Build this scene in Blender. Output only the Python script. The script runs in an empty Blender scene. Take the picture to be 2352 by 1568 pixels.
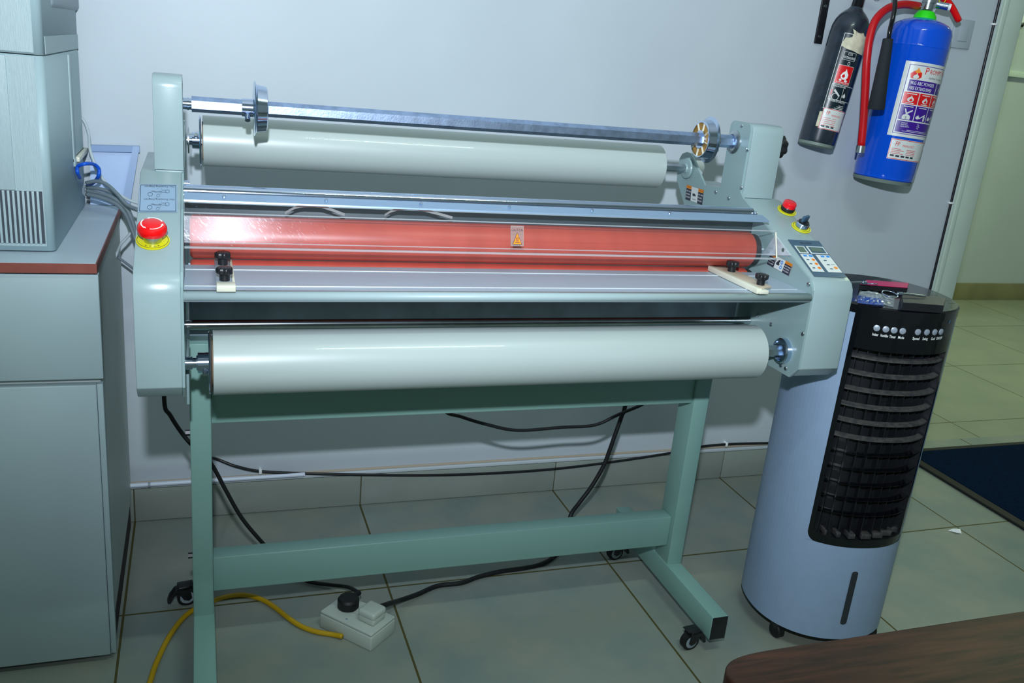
import bpy, bmesh, math, random
from mathutils import Vector, Matrix
random.seed(7)
PI = math.pi
sc = bpy.context.scene
COL = sc.collection

# ------------------------------------------------------------------ camera
F_PX = 2042.0
CAM = Vector((-.4265, -2.2977, 1.2686))
YAW, PITCH, ROLL = .3536, .3084, .0965
def cam_axes():
    f = Vector((math.sin(YAW)*math.cos(PITCH), math.cos(YAW)*math.cos(PITCH), -math.sin(PITCH)))
    r = Vector((math.cos(YAW), -math.sin(YAW), 0)); u = r.cross(f)
    return r*math.cos(ROLL)+u*math.sin(ROLL), -r*math.sin(ROLL)+u*math.cos(ROLL), f
CR, CU, CF = cam_axes()
cd = bpy.data.cameras.new('camera'); cam = bpy.data.objects.new('camera', cd); COL.objects.link(cam)
cd.sensor_width = 36; cd.lens = F_PX/2352*36; cd.clip_start = .02
cam.matrix_world = Matrix(((CR.x, CU.x, -CF.x, CAM.x), (CR.y, CU.y, -CF.y, CAM.y), (CR.z, CU.z, -CF.z, CAM.z), (0, 0, 0, 1)))
sc.camera = cam
def ray(x, y): return (CR*((x-1176)/F_PX) - CU*((y-784)/F_PX) + CF)
def at(x, y, X=None, Y=None, Z=None):
    d = ray(x, y)
    for i, v in enumerate((X, Y, Z)):
        if v is not None: return CAM + d*((v-CAM[i])/d[i])
def atp(x, y, P0, n):
    d = ray(x, y); return CAM + d*((Vector(P0)-CAM).dot(n)/d.dot(n))

# ------------------------------------------------------------------ world, lights, exposure
sc.view_settings.view_transform = 'Standard'; sc.view_settings.look = 'None'
sc.view_settings.gamma = 1; sc.view_settings.use_curve_mapping = False
sc.view_settings.exposure = 0
w = bpy.data.worlds.new('world'); sc.world = w; w.use_nodes = True
w.node_tree.nodes['Background'].inputs[0].default_value = (.72, .95, .90, 1)
w.node_tree.nodes['Background'].inputs[1].default_value = .20
def light(name, kind, loc, energy, color, target=None, **kw):
    l = bpy.data.lights.new(name, kind); o = bpy.data.objects.new(name, l); COL.objects.link(o)
    o.location = loc; l.energy = energy; l.color = color
    for k, v in kw.items(): setattr(l, k, v)
    if target is not None: o.rotation_euler = (Vector(target)-Vector(loc)).to_track_quat('-Z', 'Y').to_euler()
    return o
# camera flash, held just above the lens
light('flash', 'SPOT', (-.45, -2.3, 1.555), 212, (.82, .905, 1.0), (.55, 0, 1.88), spot_size=math.radians(128), spot_blend=1.0, shadow_soft_size=.022)
# ceiling tubes
light('ceiling_tube_light', 'AREA', (.42, -1.9, 2.70), 14, (.80, 1.0, .88), (.42, -1.9, 0), shape='RECTANGLE', size=.8, size_y=.04)
light('hall_tube_light', 'AREA', (3.6, .9, 2.70), 34, (.84, 1.0, .62), (3.6, .9, 0), shape='RECTANGLE', size=1.2, size_y=.3)

# ------------------------------------------------------------------ materials
def lin(c):
    if isinstance(c, str): c = tuple(int(c[i:i+2], 16)/255 for i in (0, 2, 4))
    return tuple((v/12.92 if v <= .04045 else ((v+.055)/1.055)**2.4) for v in c)
def mat(name, col, rough=.5, metal=0, spec=.5, noise=0, nscale=30, bump=0, bscale=200, coat=0, alpha=1, trans=0, ior=1.45, col2=None, stretch=None):
    m = bpy.data.materials.new(name); m.use_nodes = True
    nt = m.node_tree; b = nt.nodes['Principled BSDF']; L = nt.links
    c = lin(col); b.inputs['Base Color'].default_value = (*c, 1)
    b.inputs['Roughness'].default_value = rough; b.inputs['Metallic'].default_value = metal
    b.inputs['Specular IOR Level'].default_value = spec; b.inputs['Coat Weight'].default_value = coat
    b.inputs['Alpha'].default_value = alpha; b.inputs['Transmission Weight'].default_value = trans; b.inputs['IOR'].default_value = ior
    if noise or bump or col2:
        tc = nt.nodes.new('ShaderNodeTexCoord'); mp = nt.nodes.new('ShaderNodeMapping'); L.new(tc.outputs['Object'], mp.inputs[0])
        if stretch: mp.inputs['Scale'].default_value = stretch
    if noise or col2:
        n = nt.nodes.new('ShaderNodeTexNoise'); n.inputs['Scale'].default_value = nscale; n.inputs['Detail'].default_value = 6
        L.new(mp.outputs[0], n.inputs['Vector'])
        r = nt.nodes.new('ShaderNodeValToRGB'); L.new(n.outputs[0], r.inputs[0])
        a = tuple(v*(1-noise) for v in c) if not col2 else c
        e = tuple(min(1, v*(1+noise)) for v in c) if not col2 else lin(col2)
        r.color_ramp.elements[0].position = .35; r.color_ramp.elements[1].position = .65
        r.color_ramp.elements[0].color = (*a, 1); r.color_ramp.elements[1].color = (*e, 1)
        L.new(r.outputs[0], b.inputs['Base Color'])
    if bump:
        n = nt.nodes.new('ShaderNodeTexNoise'); n.inputs['Scale'].default_value = bscale; L.new(mp.outputs[0], n.inputs['Vector'])
        bp = nt.nodes.new('ShaderNodeBump'); bp.inputs['Strength'].default_value = bump; bp.inputs['Distance'].default_value = .002
        L.new(n.outputs[0], bp.inputs['Height']); L.new(bp.outputs[0], b.inputs['Normal'])
    return m
M = {}
M['wall'] = mat('wall_paint', 'bcc6ce', .45, spec=.35, noise=.03, nscale=2.5, bump=.12, bscale=40)
M['ceiling'] = mat('ceiling_paint', 'e6e8e6', .8)
M['jamb'] = mat('door_frame_paint', 'bed0c2', .4, noise=.04, nscale=6)
M['hallwall'] = mat('hall_wall_paint', 'b8c4c2', .7, noise=.03, nscale=3)
M['hallskirt'] = mat('hall_skirting_tile', '83805a', .4, noise=.1, nscale=8)
M['paint'] = mat('grey_green_enamel', '95a9ac', .3, spec=.5, noise=.015, nscale=8, bump=.035, bscale=500)
M['stand'] = mat('stand_enamel', '7ca29a', .38, spec=.5, bump=.06, bscale=400)
M['plate'] = mat('inner_plate_enamel', '8ca4a6', .28, spec=.5, bump=.04, bscale=400)
M['dark_plate'] = mat('dark_steel_plate', 'b4c6da', .35, metal=.2, noise=.15, nscale=14)
M['chrome'] = mat('chrome', 'c8d8f0', .12, metal=1, bump=.02, bscale=300)
M['chrome_hex'] = mat('sparkle_chrome', 'b4c8ea', .34, metal=1, noise=.15, nscale=60, bump=.08, bscale=260)  # blue tint and mottling imitate the flash sparkling on the shaft
M['chrome_dull'] = mat('zinc_plate', 'b8c2c8', .3, metal=1, noise=.08, nscale=40)
M['rod_worn'] = mat('worn_chrome_rod', 'b6bcc0', .16, metal=1, noise=.2, nscale=9)
M['alu'] = mat('anodised_aluminium', '9bb4cf', .38, metal=.55, noise=.02)
M['table'] = mat('feed_table_aluminium', 'a2b2c2', .42, metal=.1, noise=.02, nscale=12, stretch=(1, 12, 12))
M['ridge'] = mat('table_ridge', 'e2ecf0', .3, metal=.3)
M['film'] = mat('white_laminating_film', 'aab6b4', .36, spec=.7, coat=.25, noise=.02, nscale=3, stretch=(1, 10, 10))
M['core'] = mat('cardboard_core', 'a08468', .7)
M['brushed'] = mat('brushed_steel', 'c6d4de', .4, metal=.3, noise=.1, nscale=30, stretch=(1, 1, 8))
M['brass'] = mat('brass_paint', 'a47a34', .5, metal=.1, noise=.15, nscale=30)
M['red_rubber'] = mat('orange_red_silicone', 'bc5448', .38, spec=.4, noise=.05, nscale=5, stretch=(6, 1, 1))
M['black'] = mat('black_plastic', '1a1c20', .35, noise=.1, nscale=30)
M['black_gloss'] = mat('glossy_black_plastic', '080a10', .14, coat=.4)
M['black_soft'] = mat('dusty_black_and_shade', '24262a', .5, col2='3a3a3c', nscale=60)
M['rubber'] = mat('black_rubber', '101214', .55)
M['cream'] = mat('cream_plastic', 'd8d8c6', .4)
M['beige'] = mat('beige_guide_plate', 'bcae9a', .45)
M['red'] = mat('red_plastic', 'e8060c', .22, coat=.5)
M['redclear'] = mat('red_lens', 'e01222', .15, coat=.6)
M['yellow'] = mat('yellow_ring_plastic', 'd2cc10', .35)
M['white'] = mat('white_print', 'eef2f2', .5)
M['ink'] = mat('dark_ink', '27303c', .5)
M['slate'] = mat('slate_panel', '3b5870', .35)
M['labelblue'] = mat('label_grey_blue', '8ba4bd', .3)
M['orange'] = mat('orange_print', 'f08c14', .5)
M['navyink'] = mat('navy_print', '2c3042', .45)
M['btnblue'] = mat('blue_print', '1684dc', .45)
M['lcd'] = mat('lcd_green', '5c7064', .2)
M['purple'] = mat('purple_print', '3c128c', .35)
M['redprint'] = mat('red_print', 'd81018', .35)
M['labelwhite'] = mat('label_white', 'd4dad8', .35)
M['labelblack'] = mat('label_black', '10222c', .3)
M['torn'] = mat('torn_paper', 'cfcab2', .8, noise=.12, nscale=60)
M['blue_ext'] = mat('blue_gloss_paint', '0452d8', .16, coat=.5)
M['grey_ext'] = mat('black_gloss_paint', '222c38', .26, coat=.3, noise=.25, nscale=40)
M['extbase'] = mat('grey_base_rim', '74837c', .5)
M['green'] = mat('green_collar', '2ee01c', .35)
M['redhose'] = mat('red_hose', 'c00a16', .38)
M['foam'] = mat('ribbed_black_foam', '1c2228', .75, bump=.6, bscale=600)
M['laminate'] = mat('grey_laminate', '9cb0b4', .4, noise=.02, nscale=6)
M['laminate_top'] = mat('worktop_laminate', 'bccbd6', .38, noise=.03, nscale=5)
M['laminate_side'] = mat('cabinet_side_laminate', 'b4bebc', .5, noise=.05, nscale=4)
M['brownedge'] = mat('brown_edge_banding', '86483e', .45, noise=.1, nscale=20)
M['darkgap'] = mat('dark_gap', '2a1c20', .7)
M['printer'] = mat('textured_printer_plastic', 'a6babf', .5, bump=.5, bscale=60, stretch=(14, 14, .6))
M['printer_side'] = mat('printer_side_plastic', 'a2bac0', .45)
M['printer_dark'] = mat('printer_vent_dark', '3c4650', .6)
M['grey'] = mat('grey_plastic', '8c9aa4', .45)
M['palebox'] = mat('pale_blue_plastic', 'a4bce0', .4)
M['palebox2'] = mat('pale_blue_rim', '88a2c8', .4)
M['cool_body'] = mat('cooler_white_plastic', '8da3bf', .42, bump=.02, bscale=20, noise=.02)
M['coolslat'] = mat('dusty_louvre', '34363a', .45, col2='4c4a48', nscale=90)
M['slit'] = mat('water_window', '2c3238', .2)
M['silverbtn'] = mat('silver_button', 'a8b2c2', .35, metal=.4)
M['mat_blue'] = mat('blue_carpet_pile', '061a34', .95, spec=.05, noise=.3, nscale=140, bump=.6, bscale=500)
M['mat_edge'] = mat('mat_rubber_edge', '18191a', .7)
M['yellow_cable'] = mat('yellow_cable', 'b89408', .4)
M['grey_cable'] = mat('grey_cable', '6a7880', .45)
M['white_cable'] = mat('white_cable', 'b8c4ca', .45)
M['blue_cable'] = mat('blue_cable', '1058d0', .35)
M['conduit'] = mat('white_conduit', 'ccd6e6', .35)
M['socket'] = mat('white_socket_plastic', 'b4beb6', .4)
M['pink'] = mat('magenta_print', 'c8155c', .3)
M['clearbag'] = mat('clear_plastic_bag', 'c8d8e0', .15, alpha=.35, coat=.5)
M['bluebag'] = mat('blue_bag_print', '1848a0', .2, alpha=.85, coat=.5)
M['metal_hole'] = mat('bolt_hole', '4c5c58', .5)

def tile_mat(name, x0, y0, s, tint=('93978a', '7b8a86'), grout='4c4820', w_=.0052):
    m = bpy.data.materials.new(name); m.use_nodes = True; nt = m.node_tree; L = nt.links; b = nt.nodes['Principled BSDF']
    g = nt.nodes.new('ShaderNodeNewGeometry'); sp = nt.nodes.new('ShaderNodeSeparateXYZ'); L.new(g.outputs['Position'], sp.inputs[0])
    def mth(op, a, bb=None, c=None):
        n = nt.nodes.new('ShaderNodeMath'); n.operation = op
        for i, v in enumerate((a, bb, c)):
            if v is None: continue
            if isinstance(v, (int, float)): n.inputs[i].default_value = v
            else: L.new(v, n.inputs[i])
        return n.outputs[0]
    ds = []; cells = []
    for o, off in ((sp.outputs['X'], x0), (sp.outputs['Y'], y0)):
        t = mth('DIVIDE', mth('SUBTRACT', o, off), s); fr = mth('FRACT', t); cells.append(mth('FLOOR', t))
        ds.append(mth('MINIMUM', fr, mth('SUBTRACT', 1.0, fr)))
    line = mth('LESS_THAN', mth('MINIMUM', ds[0], ds[1]), w_/2/s)
    n = nt.nodes.new('ShaderNodeTexNoise'); n.inputs['Scale'].default_value = 5; n.inputs['Detail'].default_value = 9; L.new(g.outputs['Position'], n.inputs['Vector'])
    r = nt.nodes.new('ShaderNodeValToRGB'); L.new(n.outputs[0], r.inputs[0])
    r.color_ramp.elements[0].position = .3; r.color_ramp.elements[1].position = .7
    r.color_ramp.elements[0].color = (*lin(tint[0]), 1); r.color_ramp.elements[1].color = (*lin(tint[1]), 1)
    wn = nt.nodes.new('ShaderNodeTexWhiteNoise'); wn.noise_dimensions = '2D'
    cb = nt.nodes.new('ShaderNodeCombineXYZ'); L.new(cells[0], cb.inputs[0]); L.new(cells[1], cb.inputs[1]); L.new(cb.outputs[0], wn.inputs[0])
    hs = nt.nodes.new('ShaderNodeHueSaturation'); L.new(r.outputs[0], hs.inputs['Color'])
    L.new(mth('MULTIPLY_ADD', wn.outputs[0], .08, .96), hs.inputs['Value'])
    mx = nt.nodes.new('ShaderNodeMix'); mx.data_type = 'RGBA'; L.new(line, mx.inputs[0]); L.new(hs.outputs[0], mx.inputs[6]); mx.inputs[7].default_value = (*lin(grout), 1)
    L.new(mx.outputs[2], b.inputs['Base Color'])
    L.new(mth('MULTIPLY_ADD', line, .5, .24), b.inputs['Roughness']); b.inputs['Specular IOR Level'].default_value = .4
    bp = nt.nodes.new('ShaderNodeBump'); bp.inputs['Strength'].default_value = .4; bp.inputs['Distance'].default_value = .001; bp.invert = True
    L.new(line, bp.inputs['Height']); L.new(bp.outputs[0], b.inputs['Normal'])
    return m
M['tiles'] = tile_mat('floor_tiles', 0, -.432, .6)
M['halltiles'] = tile_mat('hall_floor_tiles', 2.5, .312, .64, ('989e88', '8c9480'), '5c5a3a')
def wood_mat(name, c1, c2, sc_=(1.2, 14, 6)):
    m = bpy.data.materials.new(name); m.use_nodes = True; nt = m.node_tree; L = nt.links; b = nt.nodes['Principled BSDF']
    tc = nt.nodes.new('ShaderNodeTexCoord'); mp = nt.nodes.new('ShaderNodeMapping'); mp.inputs['Scale'].default_value = sc_; mp.inputs['Rotation'].default_value = (0, 0, 1.15); L.new(tc.outputs['Object'], mp.inputs[0])
    n = nt.nodes.new('ShaderNodeTexNoise'); n.inputs['Scale'].default_value = 9; n.inputs['Detail'].default_value = 8; n.inputs['Distortion'].default_value = .4; L.new(mp.outputs[0], n.inputs['Vector'])
    r = nt.nodes.new('ShaderNodeValToRGB'); L.new(n.outputs[0], r.inputs[0]); r.color_ramp.elements[0].position = .32; r.color_ramp.elements[1].position = .7
    r.color_ramp.elements[0].color = (*lin(c1), 1); r.color_ramp.elements[1].color = (*lin(c2), 1)
    L.new(r.outputs[0], b.inputs['Base Color']); b.inputs['Roughness'].default_value = .5; b.inputs['Specular IOR Level'].default_value = .25
    return m
M['wood'] = wood_mat('dark_walnut_laminate', '1c1008', '48291a')

# ------------------------------------------------------------------ mesh helpers
class B:
    """collects shapes into one mesh with several materials"""
    def __init__(s): s.bm = bmesh.new(); s.mats = []
    def mi(s, m):
        if isinstance(m, str): m = M[m]
        if m not in s.mats: s.mats.append(m)
        return s.mats.index(m)
    def _merge(s, b2, m, smooth=False, T=None):
        i = s.mi(m)
        if T is not None: b2.transform(T)
        for f in b2.faces: f.material_index = i; f.smooth = smooth
        me = bpy.data.meshes.new('t'); b2.to_mesh(me); b2.free(); s.bm.from_mesh(me); bpy.data.meshes.remove(me)
        return s
    def box(s, lo, hi, m, bev=0, seg=2, T=None):
        b2 = bmesh.new(); bmesh.ops.create_cube(b2, size=1)
        lo = Vector(lo); hi = Vector(hi)
        for v in b2.verts: v.co = Vector(((lo[k]+hi[k])/2 + v.co[k]*(hi[k]-lo[k]) for k in range(3)))
        if bev: bmesh.ops.bevel(b2, geom=list(b2.edges), offset=bev, segments=seg, profile=.5, affect='EDGES')
        return s._merge(b2, m, bev > 0, T)
    def prism(s, pts, axis, a, b, m, bev=0, seg=2, T=None, smooth=False):
        """polygon pts in the two other axes, extruded along axis from a to b"""
        b2 = bmesh.new()
        def mk(p, t):
            return {'X': (t, p[0], p[1]), 'Y': (p[0], t, p[1]), 'Z': (p[0], p[1], t)}[axis]
        va = [b2.verts.new(mk(p, a)) for p in pts]; vb = [b2.verts.new(mk(p, b)) for p in pts]
        n = len(pts)
        b2.faces.new(va); b2.faces.new(vb[::-1])
        for i in range(n): b2.faces.new((va[i], vb[i], vb[(i+1) % n], va[(i+1) % n]))
        bmesh.ops.recalc_face_normals(b2, faces=list(b2.faces))
        if bev:
            ed = [e for e in b2.edges if e.calc_face_angle(0) > .5]
            bmesh.ops.bevel(b2, geom=ed, offset=bev, segments=seg, profile=.5, affect='EDGES')
        return s._merge(b2, m, smooth or bev > 0, T)
    def lathe(s, prof, p0, axis, m, n=40, smooth=True, cap=True, T=None, phase=0):
        """prof: (t along axis, radius) list; p0 origin; axis Vector"""
        ax = Vector(axis).normalized(); q = ax.to_track_quat('Z', 'Y').to_matrix()
        b2 = bmesh.new(); rings = []
        for t, r in prof:
            rings.append([b2.verts.new(Vector(p0)+ax*t+q@Vector((r*math.cos(2*PI*k/n+phase), r*math.sin(2*PI*k/n+phase), 0))) for k in range(n)] if r > 1e-6 else [b2.verts.new(Vector(p0)+ax*t)])
        for a, b in zip(rings, rings[1:]):
            for k in range(n):
                k2 = (k+1) % n
                if len(a) == 1 and len(b) == 1: continue
                if len(a) == 1: b2.faces.new((a[0], b[k], b[k2]))
                elif len(b) == 1: b2.faces.new((a[k], b[0], a[k2]))
                else: b2.faces.new((a[k], b[k], b[k2], a[k2]))
        if cap:
            for R_ in (rings[0], rings[-1]):
                if len(R_) > 1: b2.faces.new(R_)
        bmesh.ops.recalc_face_normals(b2, faces=list(b2.faces))
        for e in b2.edges:
            if len(e.link_faces) == 2 and e.calc_face_angle(0) > .6: e.smooth = False
        i = s.mi(m)
        if T is not None: b2.transform(T)
        for f in b2.faces: f.material_index = i; f.smooth = smooth
        me = bpy.data.meshes.new('t'); b2.to_mesh(me); b2.free(); s.bm.from_mesh(me); bpy.data.meshes.remove(me)
        return s
    def cyl(s, p0, p1, r, m, r2=None, n=28, bev=0, smooth=True, phase=0):
        p0 = Vector(p0); p1 = Vector(p1); L = (p1-p0).length; r2 = r if r2 is None else r2
        prof = [(0, r), (L, r2)] if not bev else [(0, r-bev), (bev, r), (L-bev, r2), (L, r2-bev)]
        return s.lathe(prof, p0, p1-p0, m, n, smooth, phase=phase)
    def tube(s, pts, r, m, n=12, sub=6, radii=None):
        P = spline(pts, sub); b2 = bmesh.new(); rings = []
        up = Vector((0, 0, 1)); t0 = (P[1]-P[0]).normalized()
        nrm = t0.orthogonal().normalized()
        for i, p in enumerate(P):
            t = (P[min(i+1, len(P)-1)]-P[max(i-1, 0)]).normalized()
            nrm = (nrm - t*nrm.dot(t)).normalized(); bn = t.cross(nrm)
            rr = r if radii is None else radii[0]+(radii[1]-radii[0])*i/(len(P)-1)
            rings.append([b2.verts.new(p+nrm*rr*math.cos(2*PI*k/n)+bn*rr*math.sin(2*PI*k/n)) for k in range(n)])
        for a, b in zip(rings, rings[1:]):
            for k in range(n): b2.faces.new((a[k], b[k], b[(k+1) % n], a[(k+1) % n]))
        b2.faces.new(rings[0]); b2.faces.new(rings[-1])
        bmesh.ops.recalc_face_normals(b2, faces=list(b2.faces))
        return s._merge(b2, m, True)
    def quad(s, p, m, smooth=False):
        vs = [s.bm.verts.new(Vector(v)) for v in p]; f = s.bm.faces.new(vs); f.material_index = s.mi(m); f.smooth = smooth; return s
    def build(s, name, parent=None, loc=None, local=False):
        me = bpy.data.meshes.new(name); s.bm.to_mesh(me); s.bm.free()
        for m in s.mats: me.materials.append(m)
        o = bpy.data.objects.new(name, me); COL.objects.link(o)
        if parent is not None:
            o.parent = parent
            if not local: o.matrix_parent_inverse = world_mat(parent).inverted()
        return o
def world_mat(o):
    m = Matrix.LocRotScale(o.location, o.rotation_euler, o.scale)
    if o.parent: return world_mat(o.parent) @ o.matrix_parent_inverse @ m
    return m
def spline(pts, sub=6):
    P = [Vector(p) for p in pts]
    if len(P) < 3: return [P[0].lerp(P[-1], i/8) for i in range(9)]
    Q = [P[0]*2-P[1]]+P+[P[-1]*2-P[-2]]; out = []
    for i in range(1, len(Q)-2):
        a, b, c, d = Q[i-1:i+3]
        for k in range(sub):
            t = k/sub; out.append(.5*((2*b)+(c-a)*t+(2*a-5*b+4*c-d)*t*t+(3*b-a-3*c+d)*t**3))
    out.append(P[-1]); return out
def tag(o, label=None, cat=None, group=None, kind=None):
    for k, v in (('label', label), ('category', cat), ('group', group), ('kind', kind)):
        if v: o[k] = v
    return o
def thing(name, loc, label, cat, rot=(0, 0, 0), group=None):
    o = bpy.data.objects.new(name, None); COL.objects.link(o); o.location = loc; o.rotation_euler = rot
    o.empty_display_size = .05
    return tag(o, label, cat, group)
def struct(b, name): return tag(b.build(name), kind='structure')
def lab(o, t): o['label'] = t; return o

class Decal:
    """flat print on a surface; f(u,v) -> point, nrm(u,v) -> normal"""
    def __init__(s, f, nrm, lift=.0004, seg=0): s.f = f; s.n = nrm; s.b = B(); s.lift = lift; s.seg = seg
    def pt(s, u, v, l): return s.f(u, v)+s.n(u, v)*s.lift*(l+1)
    def rect(s, u0, v0, u1, v1, m, l=0, nu=1):
        if s.seg: nu = max(nu, int(abs(u1-u0)/s.seg)+1)
        for k in range(nu):
            a = u0+(u1-u0)*k/nu; b = u0+(u1-u0)*(k+1)/nu
            s.b.quad([s.pt(a, v0, l), s.pt(b, v0, l), s.pt(b, v1, l), s.pt(a, v1, l)], m, nu > 1)
        return s
    def poly(s, pts, m, l=0):
        if not s.seg: s.b.quad([s.pt(u, v, l) for u, v in pts], m); return s
        t = bmesh.new(); t.faces.new([t.verts.new((u, v, 0)) for u, v in pts]); bmesh.ops.triangulate(t, faces=list(t.faces))
        lo = min(p[0] for p in pts); hi = max(p[0] for p in pts); k = int((hi-lo)/s.seg)+1
        for j in range(1, k):
            bmesh.ops.bisect_plane(t, geom=list(t.verts)+list(t.edges)+list(t.faces), plane_co=(lo+(hi-lo)*j/k, 0, 0), plane_no=(1, 0, 0))
        for f in t.faces: s.b.quad([s.pt(v.co.x, v.co.y, l) for v in f.verts], m, True)
        t.free(); return s
    def ell(s, u, v, ru, rv, m, l=0, n=14, hole=0):
        if hole:
            for k in range(n):
                a0 = 2*PI*k/n; a1 = 2*PI*(k+1)/n
                s.poly([(u+ru*math.cos(a0), v+rv*math.sin(a0)), (u+ru*math.cos(a1), v+rv*math.sin(a1)), (u+ru*hole*math.cos(a1), v+rv*hole*math.sin(a1)), (u+ru*hole*math.cos(a0), v+rv*hole*math.sin(a0))], m, l)
            return s
        return s.poly([(u+ru*math.cos(2*PI*k/n), v+rv*math.sin(2*PI*k/n)) for k in range(n)], m, l)
    def frame(s, u0, v0, u1, v1, t, m, l=0, nu=1, tv=None):
        tv = tv or t
        s.rect(u0, v0, u1, v0+tv, m, l, nu); s.rect(u0, v1-tv, u1, v1, m, l, nu); s.rect(u0, v0, u0+t, v1, m, l); s.rect(u1-t, v0, u1, v1, m, l); return s
    def text(s, t, u, v, h, m, l=1, w=1.0, align='LEFT', flip=False, bold=0):
        """v is the baseline; +v runs down the surface; h is letter height in v units, w scales the width"""
        cu = bpy.data.curves.new('t', 'FONT'); cu.body = t; cu.size = 1.0; cu.align_x = align; cu.resolution_u = 2; cu.fill_mode = 'FRONT'; cu.offset = bold
        o = bpy.data.objects.new('t', cu); COL.objects.link(o)
        dg = bpy.context.evaluated_depsgraph_get(); dg.update()
        me = bpy.data.meshes.new_from_object(o.evaluated_get(dg)); i = s.b.mi(m)
        k = h/.7; sg = -1 if flip else 1
        vs = [s.b.bm.verts.new(s.pt(u+sg*c.co.x*k*w, v-sg*c.co.y*k, l)) for c in me.vertices]
        for p in me.polygons:
            try: f = s.b.bm.faces.new([vs[j] for j in p.vertices]); f.material_index = i
            except ValueError: pass
        bpy.data.objects.remove(o); bpy.data.curves.remove(cu); bpy.data.meshes.remove(me); return s
    def lines(s, u0, u1, v0, v1, n, m, l=1, frac=.35, jag=.3):
        dv = (v1-v0)/n
        for k in range(n): s.rect(u0, v0+dv*k, u1-(u1-u0)*jag*random.random(), v0+dv*(k+frac), m, l)
        return s
    def build(s, name, parent, local=False): return s.b.build(name, parent, local=local)
def planar(O, U, V, lift=.0004, want=None):
    O, U, V = Vector(O), Vector(U), Vector(V); n = U.cross(V).normalized()
    if want is None: want = CAM-O
    if n.dot(Vector(want)) < 0: n = -n
    return Decal(lambda u, v: O+U*u+V*v, lambda u, v: n, lift)

# ================================================================== THE SETTING
XC = 1.915                                             # end of the back wall (doorway corner)
b = B(); b.box((-3.2, 0, 0), (XC, .12, 2.75), 'wall'); struct(b, 'wall_back')
b = B(); b.box((-3.2, -4.2, -.05), (2.4, .16, 0), 'tiles'); b.box((2.4, -4.2, -.05), (4.4, .16, 0), 'tiles'); struct(b, 'floor')
b = B(); b.box((1.0, .16, -.05), (7.5, 2.4, 0), 'halltiles'); struct(b, 'floor')
b = B(); b.box((-3.2, -4.2, 2.75), (7.5, 2.4, 2.8), 'ceiling'); struct(b, 'ceiling')
b = B(); b.box((1.0, 2.18, 0), (7.5, 2.3, 2.75), 'hallwall'); struct(b, 'wall_far')
b = B(); b.box((1.0, 2.165, 0), (7.5, 2.18, .115), 'hallskirt', .002); struct(b, 'baseboard_far')
b = B(); b.box((4.30, 2.15, 1.435), (7.5, 2.18, 1.47), 'jamb', .003)
b.box((4.30, 2.172, 1.47), (7.5, 2.18, 2.75), 'hallwall'); struct(b, 'trim_1')
# door frame on the wall end
b = B(); b.box((XC, -.012, 0), (1.935, .12, 2.1), 'jamb', .003); b.box((1.935, -.002, 0), (2.012, .11, 2.1), 'jamb', .003); struct(b, 'door_frame')
bpy.data.objects['door_frame'].name = 'trim_2'
# tiled skirting with its moulded top edge
sk = B(); cuts = [-3.2, -1.8, -1.2, -.6, 0, .6, 1.2, 1.8, XC]
for a, c in zip(cuts, cuts[1:]): sk.box((a+.0012, -.012, .0015), (c-.0012, 0, .098), 'sktile', .0008) if 'sktile' in M else None
M['sktile'] = mat('skirting_tile', '8a938c', .3, noise=.06, nscale=5)
M['skgrout'] = mat('skirting_grout', '4e4c34', .8)
for a, c in zip(cuts, cuts[1:]): sk.box((a+.0015, -.012, .002), (c-.0015, 0, .096), 'sktile', .0008)
sk.box((-3.2, -.009, 0), (XC, 0, .097), 'skgrout')
sk.box((-3.2, -.011, .097), (XC, 0, .108), 'wall', .002); sk.box((-3.2, -.005, .108), (XC, 0, .114), 'beige', .001)
struct(sk, 'baseboard_back')

# ================================================================== WALL THINGS
# socket plate behind the blue extinguisher
t = thing('wall_plate', (1.785, -.004, 1.46), 'painted-over square wall plate to the right of the blue extinguisher', 'wall plate')
b = B(); M['plate_paint'] = mat('wall_plate_paint', 'a8b4bc', .5)
b.box((1.748, -.008, 1.419), (1.822, 0, 1.503), 'plate_paint', .002); b.build('plate', t)
b = B(); b.box((1.768, -.011, 1.440), (1.802, -.008, 1.482), 'plate_paint', .001); b.build('cover', t)
# black hanging bracket strip
t = thing('wall_bracket', (1.272, -.003, 1.47), 'black flat metal strip screwed upright to the wall left of the extinguishers', 'bracket')
b = B(); b.box((1.259, -.006, 1.386), (1.284, 0, 1.62), 'black', .001); b.build('strip', t)
for z in (1.405, 1.488):
    b = B(); b.cyl((1.2715, -.009, z), (1.2715, -.0055, z), .0045, 'chrome_dull', n=16); b.build('screw', t)
# cable stapled along the wall corner
t = thing('wall_cable', (1.90, -.005, 1.2), 'dark cable clipped straight up the wall edge beside the doorway', 'cable')
b = B(); b.tube([(1.8995, -.005, .02), (1.9005, -.005, .9), (1.8985, -.005, 1.5), (1.8985, -.005, 2.0)], .0042, 'black', n=8); b.build('cable', t)
for z in (.947, 1.501):
    b = B(); b.box((1.892, -.011, z-.003), (1.907, 0, z+.003), 'white', .001); b.build('clip', t)
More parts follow.
